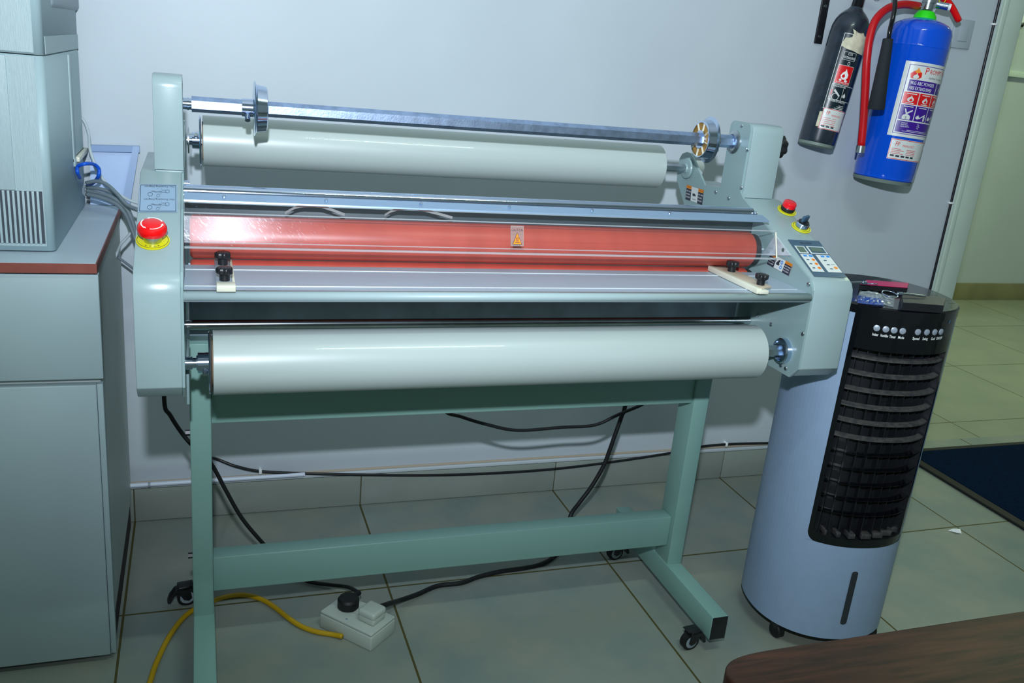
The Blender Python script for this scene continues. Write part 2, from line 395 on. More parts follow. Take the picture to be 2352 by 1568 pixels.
# cable tacked along the skirting
t = thing('skirting_cable', (.4, -.01, .1), 'long thin black cable tacked along the wall just above the skirting', 'cable')
pts = [at(x, y, Y=-.013) for x, y in ((470, 1040), (485, 1052), (540, 1070), (598, 1082), (700, 1087), (840, 1090), (980, 1091), (1120, 1087), (1270, 1077), (1410, 1060), (1540, 1040), (1600, 1027), (1668, 1020), (1770, 1017), (1800, 1017))]
pts[0] = Vector((pts[0].x, -.16, pts[0].z+.02))
b = B(); b.tube(pts, .0042, 'black', n=8); b.build('cable', t)
for x, y in ((598, 1082), (1668, 1020)):
    p = at(x, y, Y=-.013); b = B(); b.box((p.x-.004, -.019, p.z-.007), (p.x+.004, 0, p.z+.007), 'white', .002); b.build('clip', t)
# white conduit lying on the skirting
p0 = at(270, 1117, Y=-.016); p1 = at(700, 1089, Y=-.016)
b = B(); b.cyl(p0, p1, .0062, 'conduit', n=14); q = at(340, 1113, Y=-.016); q2 = at(346, 1112.6, Y=-.016); b.cyl(q, q2, .0075, 'grey', n=14)
tag(b.build('conduit_pipe'), 'thin white plastic pipe lying along the top of the skirting at the left', 'pipe')
# hall handle
t = thing('hall_hook', (4.30, 2.15, 1.8), 'small white hook with a black tip on the far hall wall', 'hook')
b = B(); b.box((4.27, 2.13, 1.745), (4.31, 2.172, 1.84), 'white', .004); b.build('plate', t)
b = B(); b.cyl((4.27, 2.11, 1.74), (4.24, 2.09, 1.725), .008, 'black', n=10); b.build('tip', t)

# ================================================================== FIRE EXTINGUISHERS
def cylmap(r, dphi0):
    """local decal on a vertical cylinder: u = arc length from the side facing dphi0, v = height, measured down from top z"""
    def f(u, v): a = dphi0+u/r; return Vector((r*math.cos(a), r*math.sin(a), v))
    def n(u, v): a = dphi0+u/r; return Vector((math.cos(a), math.sin(a), 0))
    return f, n
def flame(D, u, v, s, m, l):
    # v is up (metres), flame of height s
    D.poly([(u-.30*s, v+.1*s), (u-.38*s, v+.35*s), (u-.22*s, v+.62*s), (u-.02*s, v+.78*s), (u+.02*s, v+1.0*s), (u+.16*s, v+.72*s), (u+.34*s, v+.5*s), (u+.34*s, v+.22*s), (u+.2*s, v+.02*s), (u-.1*s, v)], m, l)
def ext_label_text(D, t, u, v, h, m, l=2, w=.8): D.text(t, u, v, h, m, l, w)

# --- blue powder extinguisher
th = math.radians(3.3)
ext = thing('fire_extinguisher', (1.519, -.100, 1.024), 'large blue powder fire extinguisher with green collar hanging on the wall', 'fire extinguisher', (0, th, 0))
R_ = .0865
b = B(); b.lathe([(.0, R_-.006), (.004, R_-.002), (.022, R_-.001), (.024, R_), (.375, R_), (.378, R_+.0012), (.382, R_), (.418, R_-.001), (.431, R_-.005), (.441, R_-.014), (.449, R_-.030), (.455, R_-.050), (.461, .022)], (0, 0, 0), (0, 0, 1), 'blue_ext', 64); b.build('cylinder', ext, local=True)
b = B(); b.lathe([(-.009, R_-.006), (.001, R_-.002), (.001, .03)], (0, 0, 0), (0, 0, 1), 'extbase', 64); b.build('base_rim', ext, local=True)
b = B(); b.lathe([(0, .032), (.012, .03), (.024, .022), (.026, .016)], (0, 0, .453), (0, 0, 1), 'green', 32); b.build('collar', ext, local=True)
b = B(); b.lathe([(0, .015), (.018, .015), (.018, .019), (.03, .019), (.03, .012), (.05, .012)], (0, 0, .482), (0, 0, 1), 'chrome_dull', 24)
b.cyl((.02, -.01, .499), (.045, -.03, .496), .010, 'chrome', n=20); b.build('valve', ext, local=True)
b = B(); b.cyl((.045, -.030, .496), (.050, -.034, .4955), .0095, 'white', n=20); b.build('pressure_gauge', ext, local=True)
b = B(); b.tube([(-.02, 0, .532), (.03, 0, .528), (.075, -.005, .505), (.115, -.01, .470)], .007, 'red', n=10, radii=(.012, .009)); b.box((-.03, -.012, .518), (.03, .012, .550), 'red', .003); b.build('handle', ext, local=True)
b = B()
b.tube([(.028+.014*math.cos(PI*k/8), -.018, .522+.018*math.sin(PI*k/8)) for k in range(17)], .0012, 'yellow', n=6, sub=3)
b.build('safety_seal', ext, local=True)
ca = math.atan2(CAM.y+.1, CAM.x-1.517)         # direction to the camera
f, n = cylmap(R_+.0004, ca)
zt_ = .334; f0_ = f; n0_ = n
n = lambda u, v: n0_(-.019+(u+.019)*1.22, v)
D = Decal(lambda u, v: f0_(-.019+(u+.019)*1.22, zt_-(.393-v)*.88), n, .0003, .004)
L0, L1, z0, z1 = -.019, .155, .158, .393
D.rect(L0, z0, L1, z1, 'labelwhite', 0, 24)
D.frame(L0+.010, z0+.009, L1, z1-.009, .0018, 'purple', 1, 24)
fl = [(.030, 'orange')]
flame(D, L0+.030, z1-.052, .036, 'orange', 1); D.poly([(L0+.018, z1-.05), (L0+.017, z1-.036), (L0+.024, z1-.028), (L0+.030, z1-.036), (L0+.040, z1-.030), (L0+.042, z1-.046), (L0+.034, z1-.053)], 'redprint', 2)
flame(D, L0+.030, z1-.052, .018, 'labelwhite', 3)
DT = lambda t, u, z, h, m, l=3, w=.8: Decal.text(D, t, u, z, h, m, l, w)
# text helper draws downwards, heights here run upwards, so negate
def up_text(D, t, u, z, h, m, l=3, w=.8):
    g = D.f; gn = D.n; D.f = lambda a, c: g(a, -c); D.n = lambda a, c: gn(a, -c); D.text(t, u, -z, h, m, l, w); D.f = g; D.n = gn
up_text(D, 'P', L0+.047, z1-.034, .0215, 'redprint', 3, .62); up_text(D, 'ROMPT', L0+.059, z1-.031, .0135, 'redprint', 3, .60); up_text(D, 'F', L0+.104, z1-.032, .018, 'redprint', 3, .6); up_text(D, 'IRE', L0+.114, z1-.031, .0135, 'redprint', 3, .6)
up_text(D, 'KEEPING YOU SAFE', L0+.060, z1-.046, .0048, 'ink', 3, .75)
D.rect(L0+.018, z1-.090, L0+.092, z1-.055, 'purple', 1, 10)
up_text(D, '9KG ABC POWDER', L0+.021, z1-.070, .0105, 'white', 3, .47); up_text(D, 'FIRE EXTINGUISHER', L0+.021, z1-.086, .0105, 'white', 3, .42)
D.rect(L0+.095, z1-.090, L0+.125, z1-.055, 'purple', 1, 4)
up_text(D, '9', L0+.105, z1-.082, .013, 'white', 3, .8)
for k in range(5):
    u0 = L0+.014+.036*k
    D.rect(u0, z1-.131, u0+.034, z1-.094, 'redprint', 1, 4); D.rect(u0, z1-.181, u0+.034, z1-.134, 'purple', 1, 4)
    D.rect(u0+.006, z1-.1, u0+.029, z1-.0975, 'labelwhite', 2); flame(D, u0+.017, z1-.124, .021, 'labelwhite', 2); flame(D, u0+.018, z1-.122, .010, 'redprint', 3)
    D.rect(u0+.008, z1-.129, u0+.026, z1-.1265, 'labelwhite', 2)
    D.rect(u0+.006, z1-.140, u0+.028, z1-.1375, 'labelwhite', 2)
    if k == 0:
        D.ell(u0+.017, z1-.171, .009, .008, 'labelwhite', 2); D.rect(u0+.008, z1-.179, u0+.026, z1-.170, 'labelwhite', 2)
        D.poly([(u0+.015, z1-.163), (u0+.010, z1-.146), (u0+.013, z1-.146), (u0+.018, z1-.163)], 'labelwhite', 2); D.poly([(u0+.014, z1-.160), (u0+.028, z1-.147), (u0+.029, z1-.151), (u0+.017, z1-.163)], 'labelwhite', 2)
    else:
        flame(D, u0+.008, z1-.174, .014, 'labelwhite', 2); D.poly([(u0+.012, z1-.170), (u0+.028, z1-.156), (u0+.028, z1-.160), (u0+.013, z1-.173)], 'labelwhite', 2); D.rect(u0+.024, z1-.178, u0+.029, z1-.162, 'labelwhite', 2)
D.rect(L0+.014, z0+.014, L1, z1-.185, 'purple', 1, 20)
for k, (ta, tb) in enumerate((('CHARGE', '9 kg'), ('MASS FULL', '14 kg'), ('MASS EMPTY', '5 kg'))):
    up_text(D, ta, L0+.024, z1-.1925-.0058*k, .0036, 'white', 3, .7); up_text(D, tb, L0+.062, z1-.1925-.0058*k, .0036, 'white', 3, .7)
D.rect(L0+.040, z0+.0225, L0+.110, z0+.0235, 'white', 2, 4); D.rect(L0+.030, z0+.0185, L0+.104, z0+.0195, 'white', 2, 4)
D.build('label', ext, local=True)
f, n = cylmap(R_+.0009, ca); D = Decal(f, n, .0003, .004)
s0, s1, w0, w1 = -.004, .125, .062, .120
D.rect(s0, w0, s1, w1, 'labelwhite', 0, 12); D.frame(s0+.001, w0+.001, s1, w1-.001, .0016, 'redprint', 1, 12)
up_text(D, 'FP', s0+.014, w1-.020, .013, 'redprint', 2, .7); up_text(D, 'FIREPROTECT', s0+.034, w1-.020, .0055, 'redprint', 2, .8)
for k in range(4): D.rect(s0+.006, w1-.027-.0045*k, s0+.032+.01*(k % 2), w1-.0282-.0045*k, 'redprint', 2, 2); D.rect(s0+.050, w1-.027-.0045*k, s0+.08, w1-.0282-.0045*k, 'redprint', 2, 2)
for k in range(5): D.rect(s0+.007+.015*k, w0+.008, s0+.018+.015*k, w0+.013, 'ink', 2, 1)
D.build('service_sticker', ext, local=True)
hs = [at(x, y, Y=yy) for x, y, yy in ((2110, 14, -.10), (2075, 10, -.12), (2040, 19, -.14), (2012, 45, -.155), (1998, 85, -.165), (1991, 140, -.17), (1988, 200, -.17), (1984, 270, -.17), (1978, 336, -.17))]
b = B(); b.tube(hs, .0108, 'redhose', n=16); hose = b.build('hose', ext)
b = B(); b.cyl(at(1978, 334, Y=-.17), at(1975, 350, Y=-.17), .0125, 'chrome_dull', n=20); b.build('nozzle', hose)

# --- black carbon dioxide extinguisher
th2 = math.radians(7.2)
ext2 = thing('fire_extinguisher', (1.277, -.075, 1.110), 'slim black carbon dioxide fire extinguisher with torn label, tilted on the wall', 'fire extinguisher', (0, th2, 0))
R2 = .0525
b = B(); b.lathe([(-.009, R2-.007), (-.005, R2-.001), (.003, R2-.0008), (.003, R2-.02)], (0, 0, 0), (0, 0, 1), 'extbase', 48); b.build('base_rim', ext2, local=True)
b = B(); b.lathe([(.002, R2-.01), (.004, R2-.001), (.012, R2), (.305, R2), (.325, R2-.001), (.342, R2-.005), (.356, R2-.012), (.367, R2-.022), (.374, .022), (.382, .0165)], (0, 0, 0), (0, 0, 1), 'grey_ext', 56); b.build('cylinder', ext2, local=True)
b = B(); b.lathe([(0, .0165), (.03, .0155), (.06, .014)], (0, 0, .378), (0, 0, 1), 'black_gloss', 24); b.build('neck', ext2, local=True)
b = B(); b.cyl((0, 0, .442), (0, 0, .475), .013, 'chrome_dull', n=20); b.cyl((.0, 0, .46), (.05, -.02, .462), .008, 'chrome_dull', n=14); b.build('valve', ext2, local=True)
b = B(); b.box((-.02, -.01, .475), (.10, .01, .482), 'red', .002); b.box((.015, -.008, .447), (.085, .008, .452), 'red', .002); b.build('handle', ext2, local=True)
b = B()
for k in range(24):
    a0 = 2*PI*k/24; a1 = 2*PI*(k+1)/24
    b.cyl((.045+.013*math.cos(a0), -.012, .436+.015*math.sin(a0)), (.045+.013*math.cos(a1), -.012, .436+.015*math.sin(a1)), .0012, 'chrome_dull', n=6)
b.build('pin_ring', ext2, local=True)
ca2 = math.atan2(CAM.y+.075, CAM.x-1.276)
f, n = cylmap(R2+.0003, ca2); D = Decal(f, n, .0002, .003)
u0, u1, v0, v1 = -.011, .084, .098, .305
D.rect(u0, v0, u1, v1, 'labelblack', 0, 14); D.frame(u0, v0, u1, v1, .0015, 'labelwhite', 1, 14)
D.poly([(u0+a_, v1+c_) for a_, c_ in ((.000, -.030), (.003, -.036), (.018, -.041), (.036, -.043), (.052, -.046), (.082, -.047), (.084, .000), (.070, .004), (.060, .001), (.052, .009), (.045, .004), (.036, .006), (.034, -.003), (.026, .010), (.018, .013), (.024, .002), (.022, -.008), (.014, -.012), (.006, -.012))], 'torn', 3)
D.frame(u0+.014, v1-.070, u0+.050, v1-.048, .0009, 'labelwhite', 1, 4)
up_text(D, 'CO2', u0+.025, v1-.056, .006, 'white', 2, .8); up_text(D, 'EXTINGUISHER', u0+.0165, v1-.066, .0065, 'white', 2, .55)
D.ell(u0+.035, v1-.078, .004, .005, 'labelwhite', 1, hole=.7)
D.rect(u0+.009, v1-.135, u0+.055, v1-.084, 'labelwhite', 1, 6); D.rect(u0+.010, v1-.134, u0+.054, v1-.085, 'redprint', 2, 6)
flame(D, u0+.033, v1-.122, .030, 'white', 3); flame(D, u0+.030, v1-.117, .012, 'redprint', 4); D.ell(u0+.024, v1-.124, .004, .003, 'white', 3); D.ell(u0+.040, v1-.125, .005, .003, 'white', 3)
up_text(D, 'FLAMMABLE LIQUIDS', u0+.0145, v1-.132, .004, 'white', 3, .72)
D.rect(u0+.006, v1-.1385, u1, v1-.137, 'labelwhite', 1, 8); D.rect(u0+.006, v1-.180, u1, v1-.1785, 'labelwhite', 1, 8)
D.rect(u0+.006, v1-.18, u0+.0072, v1-.137, 'labelwhite', 1); D.rect(u0+.042, v1-.18, u0+.0432, v1-.137, 'labelwhite', 1)
D.ell(u0+.024, v1-.171, .010, .010, 'labelwhite', 1, hole=.85); D.poly([(u0+.018, v1-.150), (u0+.036, v1-.166), (u0+.034, v1-.170), (u0+.016, v1-.156)], 'labelwhite', 2)
D.poly([(u0+.009, v1-.152), (u0+.012, v1-.152), (u0+.012, v1-.168), (u0+.009, v1-.168)], 'redprint', 2)
flame(D, u0+.050, v1-.170, .014, 'labelwhite', 1)
up_text(D, 'CARBON DIOXIDE', u0+.009, v1-.144, .004, 'white', 2, .8); up_text(D, 'METHOD OF OPERATION', u0+.009, v1-.185, .004, 'white', 2, .8)
for k in range(6): D.rect(u0+.042-.007*k*.8, v1-.192-.004*k, u0+.060, v1-.1935-.004*k, 'labelwhite', 2)
D.build('label', ext2, local=True)
f, n = cylmap(R2+.0010, ca2); D = Decal(f, n, .0002, .003)
s0, s1, w0, w1 = -.008, .068, .042, .100
D.rect(s0-.008, w0+.004, s0+.01, w1-.012, 'torn', 0, 3); D.rect(s0, w0, s1, w1, 'labelwhite', 1, 8); D.frame(s0+.0005, w0+.0005, s1, w1-.0005, .0014, 'redprint', 2, 8)
up_text(D, 'FP', s0+.010, w1-.018, .011, 'redprint', 3, .7); up_text(D, 'FIREPROTECT', s0+.026, w1-.020, .005, 'redprint', 3, .7)
for k in range(5): D.rect(s0+.005, w1-.026-.005*k, s0+.026+.006*(k % 2), w1-.027-.005*k, 'redprint', 3); D.rect(s0+.032, w1-.026-.005*k, s0+.045, w1-.027-.005*k, 'redprint', 3)
for k in range(3): D.rect(s0+.006+.014*k, w0+.006, s0+.016+.014*k, w0+.010, 'ink', 3)
D.build('service_sticker', ext2, local=True)
hz = [at(x, y, Y=yy) for x, y, yy in ((2010, -40, -.12), (2050, -30, -.16), (2056, 5, -.20), (2052, 35, -.215), (2044, 70, -.22), (2041, 92, -.22))]
b = B(); b.tube(hz, .0060, 'black_gloss', n=14); hn = b.build('hose', ext2)
a0 = at(2040, 88, Y=-.22); a1 = at(2012, 251, Y=-.22); Lh = (a1-a0).length
b = B(); b.lathe([(0, .010), (.002, .0135), (.03, .0145), (Lh*.6, .0185), (Lh-.004, .0225), (Lh, .0205), (Lh, .012), (Lh*.9, .010)], a0, a1-a0, 'foam', 28); b.build('horn', hn)

# ================================================================== COUNTER, PRINTER
XS = -.603
wt = thing('worktop', (-1.2, -.3, .833), 'grey laminate worktop with a brown front edge carrying the printer', 'worktop')
b = B(); b.box((-1.8, -.597, .833), (XS, -.001, .85), 'laminate_top'); b.build('top', wt)
b = B(); b.box((-1.8, -.5995, .832), (XS, -.597, .8495), 'brownedge'); b.box((XS, -.5995, .832), (XS+.002, -.001, .8495), 'brownedge'); lab(b.build('edge_band', wt), 'brown edge strip')
cb = thing('cabinet', (-1.2, -.3, 0), 'grey laminate base cabinet under the worktop with a drawer over a door', 'cabinet')
FY = -.590
b = B(); b.box((-1.8, FY+.018, .075), (XS-.004, -.014, .832), 'laminate_side'); b.box((-1.8, FY+.05, 0), (XS-.006, -.03, .075), 'darkgap'); b.build('body', cb)
zd = at(230, 885, Y=FY-.02).z
b = B(); b.box((-1.8, FY-.002, zd+.006), (XS+.003, FY+.018, .828), 'laminate', .0015); b.build('drawer', cb)
zb = at(272, 1513, Y=FY-.02).z
b = B(); b.box((-1.8, FY-.002, zb), (XS-.010, FY+.018, zd-.006), 'laminate', .0015); b.build('door', cb)
b = B(); b.box((XS-.0095, FY+.002, zb), (XS+.001, FY+.02, zd-.006), 'laminate', .001); b.build('frame_edge', cb)

PX = -.6765; PYf = -.5180; PYb = -.02
pr = thing('printer', (-.95, -.28, .85), 'tall pale grey-blue office printer with vents standing on the worktop', 'printer')
def rrect(x0, x1, y0, y1, r, n=6):
    pts = []
    for cx, cy, a in ((x1-r, y0+r, -90), (x1-r, y1-r, 0), (x0+r, y1-r, 90), (x0+r, y0+r, 180)):
        for k in range(n+1): t = math.radians(a+90*k/n); pts.append((cx+r*math.cos(t), cy+r*math.sin(t)))
    return pts
zs = 1.196
b = B(); b.prism(rrect(-1.30, PX, PYf, PYb, .012), 'Z', .853, zs-.001, 'printer_side', smooth=True)
b.box((-1.29, PYf-.0006, .862), (PX-.014, PYf+.01, zs-.003), 'printer'); b.build('body', pr)
b = B(); b.prism(rrect(-1.30, PX+.001, PYf-.001, PYb, .012), 'Z', zs+.001, 1.50, 'printer_side', smooth=True); b.box((-1.29, PYf-.0022, zs+.004), (PX-.014, PYf+.01, 1.49), 'printer')
b.box((PX-.01, PYf+.02, zs+.002), (PX+.0018, PYb-.004, 1.228), 'printer'); b.build('upper_unit', pr)
p = at(42, 436, Y=PYf); q = at(22, 118, Y=PYf)
b = B(); b.box((-1.28, PYf-.0035, p.z), (p.x-.004, PYf+.01, zs-.003), 'printer', .001); b.build('front_door', pr)
b = B(); zv0 = at(100, 558, Y=PYf).z; zv1 = at(100, 441, Y=PYf).z
vx = at(98, 500, Y=PYf).x
b.box((-.86, PYf-.0011, zv0-.001), (vx+.002, PYf, zv1+.001), 'printer_dark')
for k in range(22):
    x = vx-.0078*k; b.box((x-.0070, PYf-.004, zv0-.001), (x-.0030, PYf, zv1+.001), 'printer', .0005)
b.build('vent_grille', pr)
# side recess with its sill
yr = -.2
b = B(); b.box((PX-.012, yr, .97), (PX+.003, yr+.028, 1.190), 'printer', .002); b.box((PX-.012, yr, .962), (PX+.004, PYb, .980), 'printer', .002); b.box((PX-.012, yr+.016, .976), (PX+.0006, PYb, 1.19), 'printer_side'); b.build('side_cover', pr)
b = B(); b.box((PX-.004, yr+.02, .970), (PX+.010, PYb+.01, .980), 'cream', .001); b.build('tray_lip', pr)
b = B(); b.box((-1.29, -.40, 1.275), (PX+.006, PYb+.02, 1.315), 'grey', .01); b.build('lid', pr)
b = B(); b.prism(rrect(-1.29, PX-.01, PYf+.01, PYb-.01, .01), 'Z', .850, .854, 'printer_dark'); b.build('feet', pr)
# vertical slots low on the side
b = B()
for k in range(4):
    y = PYb-.012-.012*k; b.box((PX-.001, y-.007, .872+.004*k), (PX+.0008, y-.003, .905-.003*k), 'grey')
b.build('side_slots', pr)

# pale blue tray leaning behind
t = thing('paper_tray', (-.62, -.02, .85), 'pale blue plastic tray leaning on the wall behind the printer', 'tray')
tl, tr_, br_, bl_ = at(207, 332, Y=-.012), at(321, 335, Y=-.012), at(298, 462, Y=-.026), at(207, 460, Y=-.026)
for q in (br_, bl_): q.z = .851
def slab(b, c, n, thick, m):
    c = [Vector(v) for v in c]; n = Vector(n); d = [v+n*thick for v in c]
    b.quad(c, m); b.quad(d, m)
    for i in range(4): b.quad([c[i], c[(i+1) % 4], d[(i+1) % 4], d[i]], m)
b = B(); slab(b, (tl, tr_, br_, bl_), (0, 1, 0), .006, 'palebox'); b.build('base', t)
b = B()
w_ = .014
slab(b, (tl, tr_, tr_+Vector((0, 0, -w_)), tl+Vector((0, 0, -w_))), (0, -1, 0), .012, 'palebox2')
slab(b, (tr_+Vector((-w_, 0, 0)), tr_, br_, br_+Vector((-w_-.004, 0, 0))), (0, -1, 0), .012, 'palebox2'); b.build('rim', t)

# cables behind the printer
def cable(name, pts, r, m, label, cat='cable', group=None):
    b = B(); b.tube(pts, r, m, n=10); return tag(b.build(name), label, cat, group)
Z = .857
cable('network_cable', [at(x, y, Y=yy) for x, y, yy in ((184, 266, -.008), (196, 284, -.009), (204, 310, -.03), (206, 340, -.07), (216, 372, -.09), (232, 405, -.10), (258, 436, -.12), (283, 452, -.13), (300, 461, -.14), (330, 470, -.15))], .0033, 'white_cable', 'white cable running down from behind the printer to the laminator')
cable('network_cable', [at(183, 408, X=-.6705), at(178, 395, X=-.6705), at(179, 382, X=-.6705)]+[at(x, y, Y=yy) for x, y, yy in ((196, 376, -.19), (215, 377, -.16), (227, 388, -.15), (226, 405, -.15), (214, 420, -.10), (200, 427, -.03))], .0040, 'blue_cable', 'bright blue cable looping out at the back of the printer')
bund = [((198, 430), (225, 433), (256, 442), (283, 462), (302, 497), (310, 530)),
        ((198, 438), (230, 444), (262, 456), (290, 480), (305, 512), (312, 540)),
        ((198, 446), (228, 452), (266, 468), (288, 492), (300, 520), (312, 552)),
        ((198, 420), (222, 416), (246, 424), (268, 444), (292, 470), (318, 482))]
for k, ps in enumerate(bund):
    pts = [at(x, y, Y=-.10-.014*k-.012*i) for i, (x, y) in enumerate(ps)]
    cable('power_cable', pts, .0042, 'grey_cable', 'grey cables bunched between the printer and the laminator', group='grey cables behind the printer')
cable('network_cable', [at(x, y, Y=yy) for x, y, yy in ((285, 478, -.13), (300, 498, -.14), (307, 515, -.145), (303, 530, -.15), (290, 547, -.15), (278, 560, -.15), (270, 578, -.14), (262, 596, -.14))], .0030, 'white_cable', 'thin pale cable dropping between the cabinet side and the laminator')
cable('power_cable', [at(x, y, Y=-.10) for x, y in ((270, 590), (284, 600), (300, 612), (320, 628))], .0030, 'grey_cable', 'short grey cable low behind the left laminator panel')

# ================================================================== LAMINATOR
XL, XR = -.4524, .7137
lam = thing('laminating_machine', (.13, -.6, 0), 'wide grey roll laminating machine on a wheeled stand in the middle', 'laminator')
def LB(b, name, parent=lam): return b.build(name, parent)
DX = Vector((1, 0, 0))
# --- stand
for nm, x0 in (('leg', -.4495), ('leg', .666)):
    b = B(); b.box((x0, -.610, .098), (x0+.0395, -.542, .70), 'stand', .002); lg = LB(b, 'post')
for x0 in (-.4495, .664):
    b = B(); b.box((x0, -.8325, .040), (x0+.0415, -.3125, .100), 'stand', .002); ft = LB(b, 'foot')
    b = B(); b.box((x0+.001, -.8345, .041), (x0+.0405, -.8320, .099), 'black', .001); lab(b.build('end_cap', ft), 'black end cap')
b = B(); b.box((-.410, -.602, .532), (.666, -.560, .690), 'stand', .002); LB(b, 'top_beam')
b = B(); b.box((-.410, -.5946, .146), (.666, -.5534, .2263), 'stand', .002); LB(b, 'crossbar')
for z in (.505, .228):
    for x, s in ((-.4495, -1), (.7055, 1)):
        b = B(); b.cyl((x, -.58, z), (x+s*.009, -.58, z), .006, 'black', n=6); LB(b, 'bolt')
def caster(cx, cy, lever):
    T = Matrix.Translation((cx, cy, 0)) @ Matrix.Rotation(PI/2+.12, 4, 'Z'); x = y = 0
    b = B(); b.lathe([(-.009, .006), (-.009, .017), (-.0075, .022), (.0075, .022), (.009, .017), (.009, .006)], (x, y, .0222), (1, 0, 0), 'rubber', 32, T=T); wh = LB(b, 'caster')
    b = B(); b.lathe([(-.0098, .003), (-.0102, .010), (-.0092, .0155), (.0092, .0155), (.0102, .010), (.0098, .003)], (x, y, .0222), (1, 0, 0), 'grey', 24, T=T); b.build('hub', wh)
    b = B()
    for s in (-1, 1):
        b.prism([(y-.010*lever, .022), (y-.003*lever, .016), (y+.008*lever, .020), (y+.020*lever, .042), (y+.018*lever, .052), (y-.006*lever, .050)], 'X', x+s*.0115, x+s*.0140, 'black', .0006, T=T)
    b.box((x-.014, min(-.006*lever, .02*lever), .043), (x+.014, max(-.006*lever, .02*lever), .053), 'black', .002, T=T); b.build('fork', wh)
    b = B(); b.box((x-.012, y-.014, .052), (x+.012, y+.016, .0540), 'black', .0005, T=T); b.build('mounting_plate', wh)
    b = B()
    b.prism([(y+.010*lever, .052), (y+.026*lever, .046), (y+.038*lever, .030), (y+.043*lever, .014), (y+.036*lever, .013), (y+.028*lever, .028), (y+.018*lever, .036), (y+.006*lever, .040)], 'X', x-.009, x+.009, 'black', .001, T=T); b.build('brake_lever', wh)
caster(.634, -.802, -1); caster(.624, -.412, -1); caster(-.466, -.412, 1); caster(-.475, -.800, 1)

# --- side panels (body boxes with sloping fronts)
def body_profile(): return [(-.320, 1.017), (-.598, 1.017), (-.872, .9045), (-.8805, .899), (-.8870, .888), (-.8900, .875), (-.8915, .722), (-.868, .699), (-.43, .699), (-.35, .95)]
b = B(); b.prism(body_profile(), 'X', -.5235, XL-.003, 'paint', .0015); lp = LB(b, 'side_panel')
b = B(); b.prism(body_profile(), 'X', XR+.003, .8100, 'paint', .0015); rp = LB(b, 'side_panel')
arm = [at(x, y, X=XR-.002) for x, y in ((1554.5, 412), (1556, 390), (1561, 364), (1567, 353), (1577, 349), (1586, 352), (1592, 362), (1600, 380), (1618.6, 425.5))]
inner = [(p.y, p.z) for p in arm]+[(-.598, 1.018), (-.872, .906), (-.8885, .886), (-.8925, .722), (-.869, .697), (-.43, .697), (-.350, .960)]
tw = [(-.500, 1.026)]+[(-.500, 1.163)]+[(-.516+.016*math.cos(math.radians(15*k)), 1.163+.016*math.sin(math.radians(15*k))) for k in range(1, 7)]+[(-.567+.016*math.cos(math.radians(90+15*k)), 1.163+.016*math.sin(math.radians(90+15*k))) for k in range(0, 7)]+[(-.583, 1.030)]
innerR = inner[:9]+tw+inner[9:]
b = B(); b.prism(innerR, 'X', XR-.002, XR+.003, 'plate'); rin = LB(b, 'inner_plate')
b = B(); b.prism(inner, 'X', XL-.003, XL+.001, 'plate'); lin_ = LB(b, 'inner_plate')
# towers
def tower_prof(y0, y1, z0, z1, r=.018, n=6):
    pts = [(y1, z0), (y1, z1-r*.9)]
    for k in range(n+1): t = math.radians(90*k/n); pts.append((y1-r+r*math.cos(t), z1-r+r*math.sin(t)))
    for k in range(n+1): t = math.radians(90+90*k/n); pts.append((y0+r+r*math.cos(t), z1-r+r*math.sin(t)))
    pts.append((y0, z0)); return pts
b = B(); b.prism(tower_prof(-.5845, -.500, 1.0205, 1.184, .020, 8), 'X', -.5005, XL+.0005, 'paint', .0008, smooth=True); o = LB(b, 'tower'); b = B(); b.box((-.4990, -.583, 1.013), (XL, -.502, 1.0195), 'paint', .0006); b.build('base_strip', o)
b = B(); b.prism(tower_prof(-.5875, -.502, 1.0180, 1.177), 'X', XR+.0035, .7950, 'paint', .001, smooth=True); o = LB(b, 'tower')
# black knob on the right tower
ck = at(1806, 337, Y=-.545); ck = Vector((.795, -.545, 1.131))
def star_knob(c, ax, r, h, m='black', lobes=7):
    """lobed plastic knob; returns builder"""
    b = B(); ax = Vector(ax).normalized(); q = ax.to_track_quat('Z', 'Y').to_matrix()
    n = lobes*6; b2 = bmesh.new(); rings = []
    for t, s in ((0, .92), (.12*h, 1), (.80*h, 1), (h, .82)):
        rings.append([b2.verts.new(Vector(c)+ax*t+q@Vector((r*s*(1+.10*math.cos(lobes*2*PI*k/n))*math.cos(2*PI*k/n), r*s*(1+.10*math.cos(lobes*2*PI*k/n))*math.sin(2*PI*k/n), 0))) for k in range(n)])
    for a, d in zip(rings, rings[1:]):
        for k in range(n): b2.faces.new((a[k], d[k], d[(k+1) % n], a[(k+1) % n]))
    b2.faces.new(rings[0][::-1]); b2.faces.new(rings[-1]); bmesh.ops.recalc_face_normals(b2, faces=list(b2.faces))
    b._merge(b2, m, True); return b
b = star_knob(ck+Vector((.012, 0, 0)), (1, 0, 0), .0235, .022); b.cyl(ck, ck+Vector((.013, 0, 0)), .012, 'black', n=20); lab(LB(b, 'tension_knob'), 'black lobed knob')

